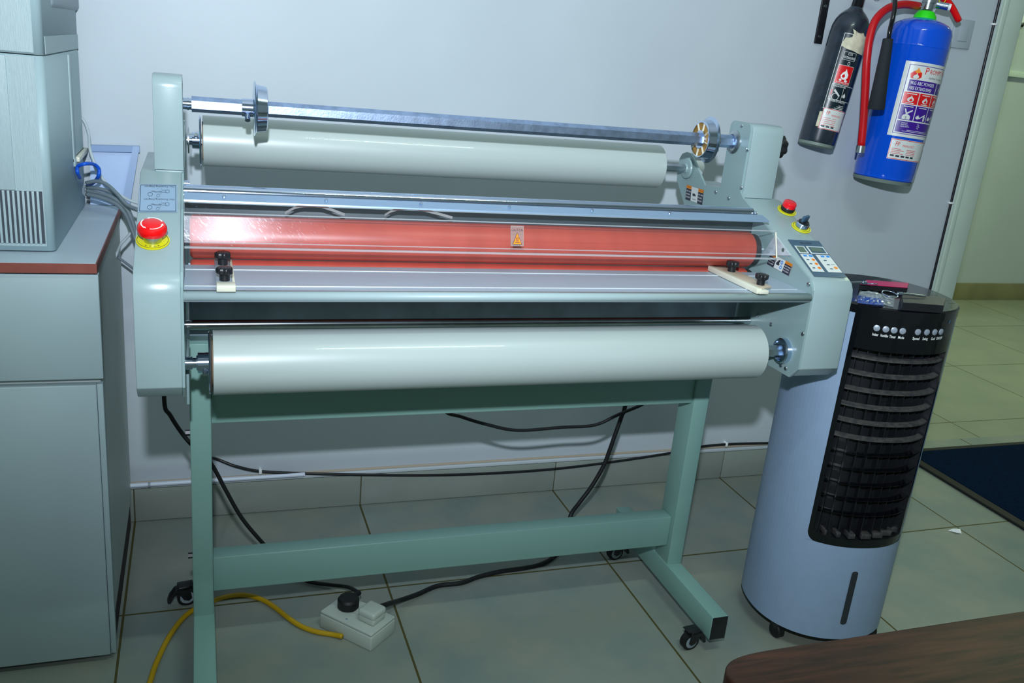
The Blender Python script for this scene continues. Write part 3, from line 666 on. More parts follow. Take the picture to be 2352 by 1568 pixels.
# --- unwind shafts
def hexshaft(x0, x1, y, z, af, m='chrome_hex'):
    b = B(); b.cyl((x0, y, z), (x1, y, z), af/math.sqrt(3), m, n=6, smooth=False, phase=PI/2); return b
def flange(x, y, z, d, parent, spoked=True):
    """d = direction (+1/-1) in which the core plug points"""
    b = B(); b.lathe([(0, .014), (0, .048), (.0015, .0503), (.003, .048), (.005, .0435), (.022, .0405), (.0235, .038), (.0235, .0365), (.006, .0365), (.006, .014)], (x, y, z), (d, 0, 0), 'chrome', 64, cap=False); fl = b.build('flange', parent)
    b = B(); b.lathe([(-.022, .012), (-.0215, .0165), (-.002, .0168), (.0, .020), (.024, .020), (.024, .0125)], (x, y, z), (d, 0, 0), 'chrome', 32, cap=False)
    b.cyl((x-.012*d, y-.012, z-.012), (x-.012*d, y-.020, z-.021), .005, 'chrome', n=14); b.build('collar', fl)
    if spoked:
        b = B(); b.lathe([(.007, .0185), (.007, .0368)], (x+.012*d, y, z), (d, 0, 0), 'brass', 48, cap=False)
        b.build('recess', fl)
        b = B()
        for k in range(8):
            a = 2*PI*k/8+.2; c, s = math.cos(a), math.sin(a)
            for q in (0,):
                T = Matrix.Translation((x, y, z)) @ Matrix.Rotation(a, 4, 'X')
                b.box((min(.018*d, .0228*d), .018, -.0006), (max(.018*d, .0228*d), .0372, .0006), 'cream', T=T)
        b.build('spokes', fl)
    return fl
def bearing(x, y, z, d, r=.0265, parent=lam):
    b = B(); b.lathe([(0, r), (.002, r), (.004, r-.002), (.006, r-.006), (.0065, r-.010), (.004, r-.012), (.004, .002)], (x, y, z), (d, 0, 0), 'chrome_dull', 48, cap=False); return b.build('bearing', parent)
SY, SZ = -.5255, 1.1334
x0 = at(440, 236, Y=SY).x
b = hexshaft(x0, XR-.006, SY, SZ, .0245); b.cyl((XL, SY, SZ), (x0, SY, SZ), .0105, 'chrome', n=24); b.cyl((XL+.008, SY, SZ), (XL+.011, SY, SZ), .0115, 'chrome', n=24); sh = LB(b, 'unwind_shaft')
flange(at(583, 243, Y=SY).x, SY, SZ, 1, sh); flange(at(1628, 322, Y=SY).x, SY, SZ, -1, sh)
bearing(XR-.002, SY, SZ, -1)
AY, AZ = -.345, 1.048
xa0 = at(466, 320, Y=AY).x; xa1 = at(1509, 381, Y=AY).x
b = hexshaft(xa0-.018, XR-.004, AY, AZ, .0165, 'chrome_dull'); b.cyl((XL+.004, AY, AZ), (xa0-.02, AY, AZ), .0098, 'chrome', n=24); sh = LB(b, 'rear_shaft')
b = B(); b.lathe([(0, .0265), (.0025, .0265), (.0025, .009)], (XL+.006, AY, AZ), (1, 0, 0), 'chrome_dull', 40); b.build('washer', sh)
b = B(); b.lathe([(-.017, .010), (-.0165, .0165), (-.003, .0165), (-.003, .049), (-.001, .0505), (.0005, .049), (.0005, .02)], (xa0-.004, AY, AZ), (1, 0, 0), 'chrome', 56); b.cyl((xa0-.013, AY-.012, AZ+.010), (xa0-.013, AY-.018, AZ+.014), .004, 'chrome_dull', n=12); b.build('flange', sh)
b = B(); b.lathe([(0, .0235), (.003, .0250), (.006, .0235), (.007, .012), (.010, .010)], (XR-.004, AY, AZ), (-1, 0, 0), 'plate', 40); b.build('bearing', sh)
# white lever cup behind the right arm
p = at(1620, 392, Y=-.40)
b = B(); b.cyl((XR+.004, -.345, p.z), (XR+.034, -.345, p.z), .0175, 'white', n=28, bev=.003); LB(b, 'rear_knob')
BY, BZ = -.838, .744
xb0 = at(489, 830, Y=BY).x; xb1 = at(1731, 803, Y=BY).x
sh = LB(hexshaft(xb1-.01, XR-.004, BY, BZ, .0215, 'chrome_dull'), 'front_shaft'); b = B(); b.cyl((XL, BY, BZ), (XL+.012, BY, BZ), .0105, 'chrome', n=24); b.cyl((XL+.012, BY, BZ), (XL+.018, BY, BZ), .0085, 'chrome', n=24); b.cyl((XL+.018, BY, BZ), (xb0-.01, BY, BZ), .0125, 'chrome', n=28); sh = LB(b, 'front_shaft')
b = B(); b.lathe([(-.021, .012), (-.0205, .0172), (-.004, .0172), (-.004, .050), (-.002, .0525), (.0005, .050), (.0005, .02)], (xb0-.003, BY, BZ), (1, 0, 0), 'chrome', 64); b.cyl((xb0-.012, BY-.014, BZ-.008), (xb0-.012, BY-.021, BZ-.013), .0045, 'chrome_dull', n=12); b.build('flange', sh)
b = B(); b.lathe([(0, .0265), (.010, .0265), (.0125, .024), (.013, .0205), (.005, .0175), (.005, .004)], (XR-.002, BY, BZ), (-1, 0, 0), 'chrome', 48, cap=False); b.build('bearing', sh)
# brake block under the shaft on the left and the slot mouth
b = B(); b.box((XL+.001, -.80, .655), (XL+.006, -.70, .74), 'plate', .001); LB(b, 'bearing_block')

# --- rods
b = B(); b.cyl((XL, -.640, .9930), (XR-.002, -.640, .9930), .0118, 'chrome', n=40, bev=.001); LB(b, 'guide_rod')
b = B(); b.cyl((XL, -.700, .7665), (XR-.002, -.700, .7665), .0088, 'rod_worn', n=32, bev=.001); LB(b, 'guide_rod')
b = B(); b.box((XL+.006, -.650, .730), (XR-.006, -.646, .866), 'dark_plate', .0005); LB(b, 'front_plate')
# rear cover seen through the shield: dark grey plate behind the pale light arcs
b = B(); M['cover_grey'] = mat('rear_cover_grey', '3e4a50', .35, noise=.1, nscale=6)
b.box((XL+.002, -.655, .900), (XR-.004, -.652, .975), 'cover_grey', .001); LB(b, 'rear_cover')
# rollers
for z, nm in ((.9235, 'laminating_roller'), (.8460, 'laminating_roller')):
    b = B(); xe0, xe1 = XL+.010, XR-.030
    b.lathe([(0, .010), (0, .0335), (.003, .0365), (.006, .0375), (xe1-xe0-.006, .0375), (xe1-xe0-.003, .0365), (xe1-xe0, .0335), (xe1-xe0, .010)], (xe0, -.690, z), (1, 0, 0), 'red_rubber', 72); o = LB(b, nm)
    b = B(); b.cyl((XL, -.690, z), (xe0, -.690, z), .014, 'black', n=24); b.build('journal', o); b = B(); b.cyl((xe1, -.690, z), (xe1+.012, -.690, z), .033, 'black_soft', n=40); b.cyl((xe1+.012, -.690, z), (XR-.002, -.690, z), .014, 'chrome_dull', n=24); b.build('journal', o)  # right roller ends coloured black to carry the shadow there
# two pale ribbons shaped to stand in for arcs of light
for arc_px in (((655, 486), (680, 473), (705, 470), (735, 471), (760, 478), (792, 490)), ((884, 491), (905, 480), (935, 476), (965, 478), (1000, 486), (1040, 497))):
    b = B(); P = spline([at(x, y, Y=-.703) for x, y in arc_px], 5)
    for a_, c_ in zip(P, P[1:]):
        o1 = Vector((0, .004, -.0055)); o2 = Vector((0, .0006, .0))
        b.quad([a_, c_, c_+o1, a_+o1], 'film'); b.quad([a_+o2, c_+o2, c_+o1+o2, a_+o1+o2], 'film')
    lab(LB(b, 'light_arc'), 'pale ribbon standing in for an arc of light')
# --- safety shield: aluminium bar + bent clear acrylic
M['acrylic'] = bpy.data.materials.new('clear_acrylic'); M['acrylic'].use_nodes = True
nt = M['acrylic'].node_tree; nt.nodes.remove(nt.nodes['Principled BSDF']); mo = nt.nodes['Material Output']
g = nt.nodes.new('ShaderNodeBsdfGlossy'); g.inputs['Roughness'].default_value = .012
g2 = nt.nodes.new('ShaderNodeBsdfGlossy'); g2.inputs['Color'].default_value = (.85, .85, .95, 1); g2.inputs['Roughness'].default_value = .42
tb = nt.nodes.new('ShaderNodeBsdfTransparent'); tb.inputs['Color'].default_value = (.97, .975, .98, 1)
fr = nt.nodes.new('ShaderNodeValue'); fr.outputs[0].default_value = .03
mx = nt.nodes.new('ShaderNodeMixShader'); nt.links.new(fr.outputs[0], mx.inputs[0]); nt.links.new(tb.outputs[0], mx.inputs[1]); nt.links.new(g.outputs[0], mx.inputs[2])
# fine scratches, denser at the left end
tc = nt.nodes.new('ShaderNodeTexCoord'); mp = nt.nodes.new('ShaderNodeMapping'); mp.inputs['Rotation'].default_value = (0, -.80, 0); mp2 = nt.nodes.new('ShaderNodeMapping'); mp2.inputs['Scale'].default_value = (90, 60, 1300)
nt.links.new(tc.outputs['Object'], mp.inputs[0]); nz = nt.nodes.new('ShaderNodeTexNoise'); nz.inputs['Scale'].default_value = 1.0; nz.inputs['Detail'].default_value = 2; nt.links.new(mp.outputs[0], mp2.inputs[0]); nt.links.new(mp2.outputs[0], nz.inputs['Vector'])
rp1 = nt.nodes.new('ShaderNodeValToRGB'); rp1.color_ramp.elements[0].position = .665; rp1.color_ramp.elements[1].position = .73; nt.links.new(nz.outputs[0], rp1.inputs[0])
sx = nt.nodes.new('ShaderNodeSeparateXYZ'); nt.links.new(tc.outputs['Object'], sx.inputs[0])
mr = nt.nodes.new('ShaderNodeMapRange'); mr.inputs[1].default_value = XL+.02-.0; mr.inputs[2].default_value = XL+.27; mr.inputs[3].default_value = .26; mr.inputs[4].default_value = 0
nt.links.new(sx.outputs[0], mr.inputs[0])
rg = nt.nodes.new('ShaderNodeMath'); rg.operation = 'MULTIPLY_ADD'; nt.links.new(mr.outputs[0], rg.inputs[0]); rg.inputs[1].default_value = 1.1; rg.inputs[2].default_value = .012; nt.links.new(rg.outputs[0], g.inputs['Roughness'])
fw = nt.nodes.new('ShaderNodeMath'); fw.operation = 'MULTIPLY_ADD'; fw.use_clamp = True; nt.links.new(mr.outputs[0], fw.inputs[0]); fw.inputs[1].default_value = -.10; fw.inputs[2].default_value = .030; nt.links.new(fw.outputs[0], mx.inputs[0])
nz2 = nt.nodes.new('ShaderNodeTexNoise'); nz2.inputs['Scale'].default_value = 22; nt.links.new(tc.outputs['Object'], nz2.inputs['Vector'])
ml = nt.nodes.new('ShaderNodeMath'); ml.operation = 'MULTIPLY'; nt.links.new(rp1.outputs[0], ml.inputs[0]); nt.links.new(mr.outputs[0], ml.inputs[1])
rp2 = nt.nodes.new('ShaderNodeMath'); rp2.operation = 'MULTIPLY'; nt.links.new(nz2.outputs[0], rp2.inputs[0]); nt.links.new(mr.outputs[0], rp2.inputs[1])
rp3 = nt.nodes.new('ShaderNodeMath'); rp3.operation = 'MULTIPLY_ADD'; nt.links.new(rp2.outputs[0], rp3.inputs[0]); rp3.inputs[1].default_value = .10; nt.links.new(ml.outputs[0], rp3.inputs[2])
ad = nt.nodes.new('ShaderNodeMath'); ad.operation = 'ADD'; ad.use_clamp = True; nt.links.new(rp3.outputs[0], ad.inputs[0]); ad.inputs[1].default_value = .003
mx2 = nt.nodes.new('ShaderNodeMixShader'); nt.links.new(ad.outputs[0], mx2.inputs[0]); nt.links.new(mx.outputs[0], mx2.inputs[1]); nt.links.new(g2.outputs[0], mx2.inputs[2]); nt.links.new(mx2.outputs[0], mo.inputs[0])
xs0, xs1 = XL+.002, .700
b = B(); slab(b, ((xs0, -.694, 1.0000), (xs1+.002, -.694, .9990), (xs1+.006, -.7165, .9905), (xs0, -.7165, .9915)), (0, -.3, -.95), .003, 'alu'); sb = LB(b, 'shield_rail')
for k in range(6):
    x = -.386+.172*k; b = B(); b.cyl((x, -.7045, .9965), (x, -.7060, .9990), .0032, 'chrome', n=10); b.build('screw', sb)
def strip(prof, x0, x1, m, name, parent=lam):
    b = B()
    for (a, c) in zip(prof, prof[1:]): b.quad([(x0, *a), (x1, *a), (x1, *c), (x0, *c)], m, False)
    return b.build(name, parent)
prof = [(-.7165, .9890), (-.735, .9825), (-.748, .9780), (-.752, .9755), (-.754, .972), (-.7655, .934), (-.7668, .9290), (-.769, .9255), (-.772, .9235)]
pr2 = [(y+.0032*.95, z-.0016) for y, z in prof[::-1]]
sh_ = strip(prof+pr2+[prof[0]], xs0, xs1, 'acrylic', 'safety_shield')
M['edge_glint'] = mat('acrylic_glint', 'c8ccd0', .12, spec=.8, alpha=.35, coat=1)  # pale see-through rods paint the glints along the shield's edge and bends
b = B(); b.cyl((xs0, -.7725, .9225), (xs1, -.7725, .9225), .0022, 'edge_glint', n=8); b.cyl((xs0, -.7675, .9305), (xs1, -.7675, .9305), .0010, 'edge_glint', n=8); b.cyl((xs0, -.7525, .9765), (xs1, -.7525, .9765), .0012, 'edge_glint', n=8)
b.cyl((xs1, -.7535, .974), (xs1, -.772, .924), .0016, 'cream', n=8); b.build('shield_edge_glints', sh_)
# triangular bracket at right
P_ = [at(1782, 540, X=XR-.004), at(1817, 587, X=XR-.004), at(1750, 587, X=XR-.004)]
b = B(); b.prism([(p.y, p.z) for p in P_], 'X', XR-.006, XR-.002, 'brushed'); tb_ = LB(b, 'shield_bracket')
p = at(1798.5, 574, X=XR-.006); b = B(); b.cyl((XR-.0065, p.y, p.z), (XR-.0058, p.y, p.z), .0042, 'metal_hole', n=16); b.build('bolt_hole', tb_)
# caution tag on the shield
pts = [at(1173, 507, Y=-.7555), at(1203, 509, Y=-.7555), at(1205, 548, Y=-.7655), at(1173, 544, Y=-.7655)]
O_ = Vector((pts[0].x, -.7555, .972)); U_ = Vector((pts[1].x-pts[0].x, 0, 0)); V_ = Vector((0, -.0105, -.036))
D = planar(O_+Vector((0, -.0015, 0)), U_, V_)
M['tagclear'] = mat('clear_sticker', 'b4b4b0', .2, alpha=.35, coat=.5)
D.rect(0, 0, 1, 1, 'tagclear', 0); D.frame(0, 0, 1, 1, .04, 'tagclear', 1); D.text('CAUTION', .5, .27, .13, 'ink', 1, 1.05, 'CENTER')
D.poly([(.5, .32), (.14, .92), (.86, .92)], 'ink', 1); D.poly([(.5, .37), (.19, .90), (.81, .90)], 'orange', 2)
for k in range(3): D.poly([(.40+.08*k, .56), (.43+.08*k, .56), (.42+.08*k, .70), (.45+.08*k, .78), (.41+.08*k, .78), (.39+.08*k, .68)], 'ink', 3)
D.rect(.32, .82, .68, .85, 'ink', 3); D.build('caution_sticker', sh_)

# --- feed table
TZ = .8785
tp = [(-.712, TZ), (-.879, TZ), (-.8885, TZ-.003), (-.8925, TZ-.009), (-.8885, TZ-.0155), (-.880, TZ-.0185), (-.712, TZ-.0185)]
b = B(); b.prism(tp, 'X', XL+.0015, XR-.0025, 'table', smooth=False); tab = LB(b, 'feed_table')
for y in (-.746, -.8535):
    b = B(); b.box((XL+.002, y-.0013, TZ), (XR-.012, y+.0013, TZ+.0012), 'ridge', .0004); b.build('ridge', tab)
b = B(); cy_, cz_ = -.8855, TZ-.0075
b.prism([(-.877, TZ+.0002)]+[(cy_+.0078*math.cos(t_), cz_+.0078*math.sin(t_)) for t_ in [PI/2+PI*k/14 for k in range(15)]]+[(-.877, TZ-.0155)], 'X', XL+.0012, XR-.003, 'laminate', smooth=False)
for f_ in b.bm.faces: f_.smooth = len(f_.verts) == 4
b.build('front_edge', tab)
def guide(xc, s):
    """s = side (+1: cream bar on the left, plate to the right)"""
    x0, x1 = (xc+.0055, xc+.040) if s > 0 else (xc-.014, xc+.010)
    if s > 0:
        b = B(); b.box((xc-.0055, -.890, TZ+.0008), (xc+.0055, -.706, TZ+.0115), 'cream', .001); g_ = LB(b, 'paper_guide')
        b = B(); b.box((xc-.002, -.894, TZ+.0015), (xc+.019, -.874, TZ+.009), 'cream', .001); b.build('stop', g_)
    else:
        b = B(); b.box((xc+.0105, -.890, TZ+.0008), (xc+.0150, -.706, TZ+.0095), 'cream', .001); g_ = LB(b, 'paper_guide')
        b = B(); b.box((xc-.014, -.8935, TZ+.0015), (xc+.0148, -.870, TZ+.012), 'cream', .001); b.build('stop', g_)
    b = B(); b.prism([(x0, -.880), (x0, -.712), (x1, -.722), (x1, -.870)], 'Z', TZ+.0075, TZ+.0112, 'beige' if s > 0 else 'grey', .0005); b.build('plate', g_)
    xm = xc+.0225 if s > 0 else xc-.001
    for y in (-.752, -.858):
        b = star_knob((xm, y, TZ+.0225), (0, 0, 1), .0122, .0105, lobes=7); b.cyl((xm, y, TZ+.0112), (xm, y, TZ+.023), .0080, 'black', n=20); b.build('knob', g_)
    return g_
guide(.5880, 1); guide(-.3890, -1)

# --- controls on the sloping faces
SN = Vector((0, -.379, .925)).normalized(); SP = Vector((0, -.598, 1.0175)); SD = Vector((0, -.925, -.379)).normalized()
def slope(x, y): return atp(x, y, SP, SN)
def mushroom(c, r, parent, nm='emergency_stop'):
    b = B(); b.lathe([(0, r*1.12), (.0018, r*1.12), (.0022, r*1.06), (.0022, .2*r)], c, SN, 'yellow', 48); o = b.build(nm, parent)
    f_, n_ = None, None
    q = SN.to_track_quat('Z', 'Y').to_matrix()
    D = planar(c+SN*.0022, DX, SD); D.ell(0, 0, r*1.04, r*1.04, 'ink', 0, 40, hole=.97)
    for k, ch in enumerate('STOP'):
        a = math.radians(62+18.7*k); a = math.radians(118-18.7*k)
        D.text(ch, r*.86*math.cos(a)-.0018, r*.86*math.sin(a)+.002, .0040, 'ink', 1, 1)
    D.build('lettering', o)
    b = B(); b.lathe([(.002, r*.62), (.016, r*.62), (.016, r*.7)], c, SN, 'chrome_dull', 36); b.build('neck', o)
    b = B(); b.lathe([(.016, r*.80), (.018, r*.96), (.022, r), (.027, r*.97), (.031, r*.86), (.0335, r*.6), (.034, r*.55), (.034, 0)], c, SN, 'red', 48); hd = b.build('mushroom_head', o)
    D = planar(c+SN*.0322, DX, SD)
    for k in range(3):
        a0 = 2*PI*k/3+.3
        for j in range(9):
            t0 = a0+j*.16; t1 = t0+.16; r0, r1 = r*.66, r*.74
            D.poly([(r0*math.cos(t0), r0*math.sin(t0)), (r1*math.cos(t0), r1*math.sin(t0)), (r1*math.cos(t1), r1*math.sin(t1)), (r0*math.cos(t1), r0*math.sin(t1))], 'white', 2)
        t = a0-.02; D.poly([((r*.60)*math.cos(t), (r*.60)*math.sin(t)), (r*.80*math.cos(t), r*.80*math.sin(t)), (r*.70*math.cos(t-.28), r*.70*math.sin(t-.28))], 'white', 2)
    D.build('arrow_print', hd)
    return o
c = slope(351, 553); lab(mushroom(c, .0228, lam), 'large red mushroom stop button on a yellow ring')
# right: ring + red lamp button
c = slope(1807, 484)
b = B(); b.lathe([(0, .0215), (.0016, .0215), (.002, .0205), (.002, .004)], c, SN, 'yellow', 40); o = LB(b, 'stop_button')
D = planar(c+SN*.002, DX, SD); D.ell(0, 0, .0192, .0192, 'ink', 0, 36, hole=.96); D.build('ring_print', o)
b = B(); b.lathe([(.002, .0152), (.010, .0158), (.012, .0145)], c, SN, 'black', 32); b.build('collar', o)
b = B(); b.lathe([(.010, .0148), (.019, .0150), (.022, .0135), (.0235, .008), (.0238, 0)], c, SN, 'redclear', 32); b.build('lens', o)
c = slope(1840, 523)
b = B(); b.lathe([(0, .0215), (.0016, .0215), (.002, .0205), (.002, .004)], c, SN, 'yellow', 40); o = LB(b, 'selector_switch')
D = planar(c+SN*.002, DX, SD); D.ell(0, 0, .0192, .0192, 'ink', 0, 36, hole=.95); D.build('ring_print', o)
b = B(); b.lathe([(.002, .0145), (.012, .0145), (.0135, .0125), (.0135, .004)], c, SN, 'chrome', 32); b.build('collar', o)
b = B(); b.lathe([(.0132, .0120), (.016, .0115), (.016, 0)], c, SN, 'black', 28); Tm = Matrix.Translation(c+SN*.016) @ SN.to_track_quat('Z', 'Y').to_matrix().to_4x4() @ Matrix.Rotation(.35, 4, 'Z')
b.box((-.010, -.0028, 0), (.010, .0028, .014), 'slate', .0012, T=Tm); b.build('lever', o)
# left instruction plate (printed upside down seen from here)
tl, tr2, bl2 = slope(320.5, 423), slope(407, 424), slope(317, 488)
D = planar(tl, tr2-tl, bl2-tl)
D.rect(0, 0, 1, 1, 'labelblue', 0); D.frame(.03, .03, .97, .97, .014, 'ink', 1)
for k in range(2):
    y = .10+.46*k
    D.text('Film Threading Diagram', .93, y-.035, .055, 'ink', 1, 1.05, 'LEFT', flip=True)
    for (u, v, r) in ((.74, .26, .055), (.29, .37, .065), (.50, .42, .045), (.42, .28, .025), (.47, .31, .02), (.55, .27, .025), (.56, .35, .02)): D.ell(u, v-.10+y, r, r*1.15, 'ink', 1, 20, hole=.86)
    D.rect(.32, .25-.10+y, .40, .26-.10+y, 'ink', 1); D.rect(.58, .22-.10+y, .70, .228-.10+y, 'ink', 1); D.rect(.50, .29-.1+y, .72, .298-.1+y, 'ink', 1); D.rect(.34, .275-.1+y, .60, .283-.1+y, 'ink', 1)
    D.rect(.475, .05+y, .480, .08+y, 'ink', 1); D.rect(.585, .05+y, .590, .08+y, 'ink', 1)
D.build('instruction_plate', lam)
# right control panel
tl, tr2, bl2 = slope(1808.7, 550.7), slope(1880.5, 554.3), slope(1870, 635.7)
D = planar(tl+SN*.0008, tr2-tl, bl2-tl)
D.rect(0, 0, 1.0, 1, 'slate', 0); D.text('FM-3700', .5, .115, .055, 'ink', 1, 1.3, 'CENTER')
D.rect(.06, .175, .36, .385, 'labelwhite', 1); D.rect(.42, .175, .97, .385, 'labelwhite', 1); D.rect(.10, .20, .32, .36, 'lcd', 2); D.rect(.47, .20, .93, .36, 'slate', 2); D.rect(.50, .225, .85, .33, 'lcd', 3)
D.rect(.05, .41, .42, .875, 'labelwhite', 1); D.rect(.53, .41, .97, .875, 'labelwhite', 1)
for u in (.12, .29, .66, .83): D.rect(u, .43, u+.11, .475, 'btnblue', 2)
for k in range(3):
    D.ell(.34, .555+.11*k, .052, .032, 'orange', 2); D.ell(.35, .555+.11*k, .015, .014, 'redprint', 3); D.rect(.13, .545+.11*k, .21, .572+.11*k, 'slate', 2)
for u, v in ((.66, .55), (.66, .665), (.66, .775)): D.rect(u, v, u+.09, v+.026, 'slate', 2)
D.rect(.79, .665, .91, .672, 'slate', 2); D.ell(.87, .755, .06, .034, 'orange', 2)
D.build('control_panel', lam)
# warning labels on the inner plate
def warn(cor, mode, X):
    q = [at(x, y, X=X) for x, y in cor]
    D = planar(q[0], q[1]-q[0], q[3]-q[0], .0003, want=(-1, 0, 0))
    D.rect(0, 0, 1, 1, 'labelwhite', 0); D.frame(0, 0, 1, 1, .012, 'ink', 1)
    for u0 in (0.0, .68) if mode else (0.02, .72):
        u1 = u0+.30
        D.rect(u0, .0, u1, .22, 'orange', 1); D.rect(u0, .22, u1, 1, 'navyink', 1)
        D.text('WARNING', u0+.02, .16, .10, 'ink', 2, .40)
        for k, tt in enumerate(('HOT AND', 'MOVING', 'ROLLERS')): D.text(tt, u0+.02, .44+.2*k, .10, 'white', 2, .42)
    if mode:
        D.poly([(.34, .55), (.42, .22), (.50, .18), (.46, .40), (.50, .62), (.36, .66)], 'ink', 1); D.ell(.56, .30, .05, .16, 'btnblue', 1, 18, hole=.5); D.ell(.57, .70, .05, .16, 'btnblue', 1, 18, hole=.55)
    else:
        D.poly([(.40, .48), (.50, .42), (.60, .50), (.58, .62), (.50, .58), (.44, .66)], 'ink', 1); D.rect(.42, .80, .62, .83, 'ink', 1)
    D.build('warning_label', lam)
warn(((1782.4, 588), (1822.5, 607.3), (1815, 635), (1762, 605)), 1, XR-.0022) if False else None
q0 = at(1772, 583, X=XR-.0022)
warn(((1771, 580), (1822.5, 607.3), (1815, 635), (1762, 606)), 1, XR-.0022)
warn(((1577.5, 423.6), (1616, 436), (1612, 469.5), (1574, 457)), 0, XR-.0022)
# screws on the right inner plate and panel
for x, y in ((1703.5, 288.5), (1717, 344), (1703, 431), (1644, 441), (1673.5, 455), (1737, 490), (1857, 653), (1771, 745), (1844, 766.5), (1794, 839), (1805, 846), (1740, 724)):
    p = at(x, y, X=XR-.0022); b = B(); b.lathe([(0, .0046), (.0018, .0040), (.0022, .0028), (.0022, 0)], p, (-1, 0, 0), 'chrome_dull', 14); LB(b, 'screw')
for y, z in ((-.60, .985), (-.66, .990), (-.66, .80), (-.62, .80), (-.70, .67)):
    b = B(); b.lathe([(0, .004), (.006, .004), (.0065, .003), (.0065, 0)], (XL+.001, y, z), (1, 0, 0), 'chrome_dull', 12); LB(b, 'screw')
b = B(); b.cyl((XL, -.600, 1.0), (XL+.010, -.600, 1.0), .006, 'chrome', n=14); LB(b, 'bolt')

# --- film rolls (lifted off with their cores, so things of their own)
def film_roll(x0, x1, y, z, r, label):
    t = thing('film_roll', ((x0+x1)/2, y, z), label, 'film roll')
    b = B(); b.lathe([(0, .0385), (0, r-.0008), (.0008, r), (x1-x0-.0008, r), (x1-x0, r-.0008), (x1-x0, .0385)], (x0, y, z), (1, 0, 0), 'film', 96, cap=False); b.build('film', t)
    b = B(); b.lathe([(-.0015, .026), (-.0015, .0385), (x1-x0+.0015, .0385), (x1-x0+.0015, .026)], (x0, y, z), (1, 0, 0), 'core', 48, cap=False); b.build('core', t)
    b = B(); b.lathe([(-.001, .0385), (-.001, r-.001)], (x0, y, z), (1, 0, 0), 'core', 64, cap=False)
    b.lathe([(0, .0125), (0, .026), (.05, .026), (.05, .0125)], (x1-.05, y, z), (1, 0, 0), 'grey', 32, cap=False); b.build('end_ring', t)
film_roll(xa0, xa1, AY, AZ, .0512, 'glossy white film roll on the rear shaft at the back of the laminator')
film_roll(xb0, xb1, BY, BZ, .0540, 'glossy white film roll on the front shaft below the feed table')

# ================================================================== AIR COOLER
CX, CY, CRr, CH = 1.0085, -.738, .1648, .846
face = math.radians(-101)
ac = thing('air_cooler', (CX, CY, 0), 'tall white tower air cooler with black grille standing right of the laminator', 'air cooler', (0, 0, face+PI/2))
# local frame: front is -Y
def sec(a, r=CRr, e=2.2):
    c, s = math.cos(a), math.sin(a); return (r*.99*math.copysign(abs(c)**(2/e), c)*1.0, r*math.copysign(abs(s)**(2/e), s)*1.0)
def shell(b, a0, a1, z0, z1, r, m, n=48, nz=1, thick=None):
    for j in range(nz):
        za, zb_ = z0+(z1-z0)*j/nz, z0+(z1-z0)*(j+1)/nz
        for k in range(n):
            p = sec(a0+(a1-a0)*k/n, r); q = sec(a0+(a1-a0)*(k+1)/n, r)
            b.quad([(p[0], p[1], za), (q[0], q[1], za), (q[0], q[1], zb_), (p[0], p[1], zb_)], m, True)
def disc(b, z, r, m, n=72):
    b.quad([(*sec(2*PI*k/n, r), z) for k in range(n)], m)
AF = math.radians(-90); GA0, GA1 = AF-math.radians(43), AF+math.radians(43)
GZ0, GZ1 = .300, .752
b = B()
shell(b, GA1, GA0+2*PI, GZ0, .828, CRr, 'cool_body', 72); shell(b, 0, 2*PI, .045, GZ0, CRr, 'cool_body', 96); disc(b, .045, CRr, 'cool_body')
# bottom corners of the opening are rounded
b.build('housing', ac, local=True)
b = B(); b.prism([sec(2*PI*k/72, CRr-.012) for k in range(72)], 'Z', .038, .046, 'black'); b.build('base', ac, local=True)
# cap
b = B(); shell(b, 0, 2*PI, .826, .843, CRr+.0012, 'black_gloss', 96)
n_ = 96
for k in range(n_):
    a, c = 2*PI*k/n_, 2*PI*(k+1)/n_
    p, q, p2, q2 = sec(a, CRr+.0012), sec(c, CRr+.0012), sec(a, CRr-.002), sec(c, CRr-.002)
    b.quad([(*p, .843), (*q, .843), (*q2, .846), (*p2, .846)], 'black_gloss', True)
disc(b, .846, CRr-.002, 'black_gloss'); b.build('top_cap', ac, local=True)
# control fascia
b = B(); shell(b, GA0, GA1, GZ1, .828, CRr+.0005, 'black_gloss', 40); fas = b.build('control_fascia', ac, local=True)
def onc(u, v, r=CRr+.0008):   # u arc metres from the front centre, v height
    p = sec(AF+u/CRr, r); return Vector((p[0], p[1], v))
def onn(u, v): p = sec(AF+u/CRr, 1); return Vector((p[0], p[1], 0)).normalized()
D = Decal(lambda u, v: onc(u, -v), onn, .0003)
us = [-.0735, -.0550, -.0385, -.0215, .0060, .0250, .0450, .0640]
for u, s in zip(us, ('Ionizer', 'Humidifier', 'Timer', 'Mode', 'Speed', 'Swing', 'Cool', 'ON/OFF')):
    D.text(s, u, -(.7850), .0060, 'white', 0, .43 if len(s) > 8 else .52 if len(s) > 6 else .62, 'CENTER', bold=.012)
D.build('lettering', fas, local=True)
for u in us:
    c = onc(u, .802); n = onn(u, 0); b = B(); b.lathe([(0, .0068), (.0016, .0066), (.0022, .0054), (.0022, 0)], c, n, 'silverbtn', 24); b.build('button', fas, local=True)
D = Decal(lambda u, v: onc(u, -v), onn, .0003); D.ell(.088, -.822, .0045, .004, 'slate', 0); D.build('sensor', fas, local=True)
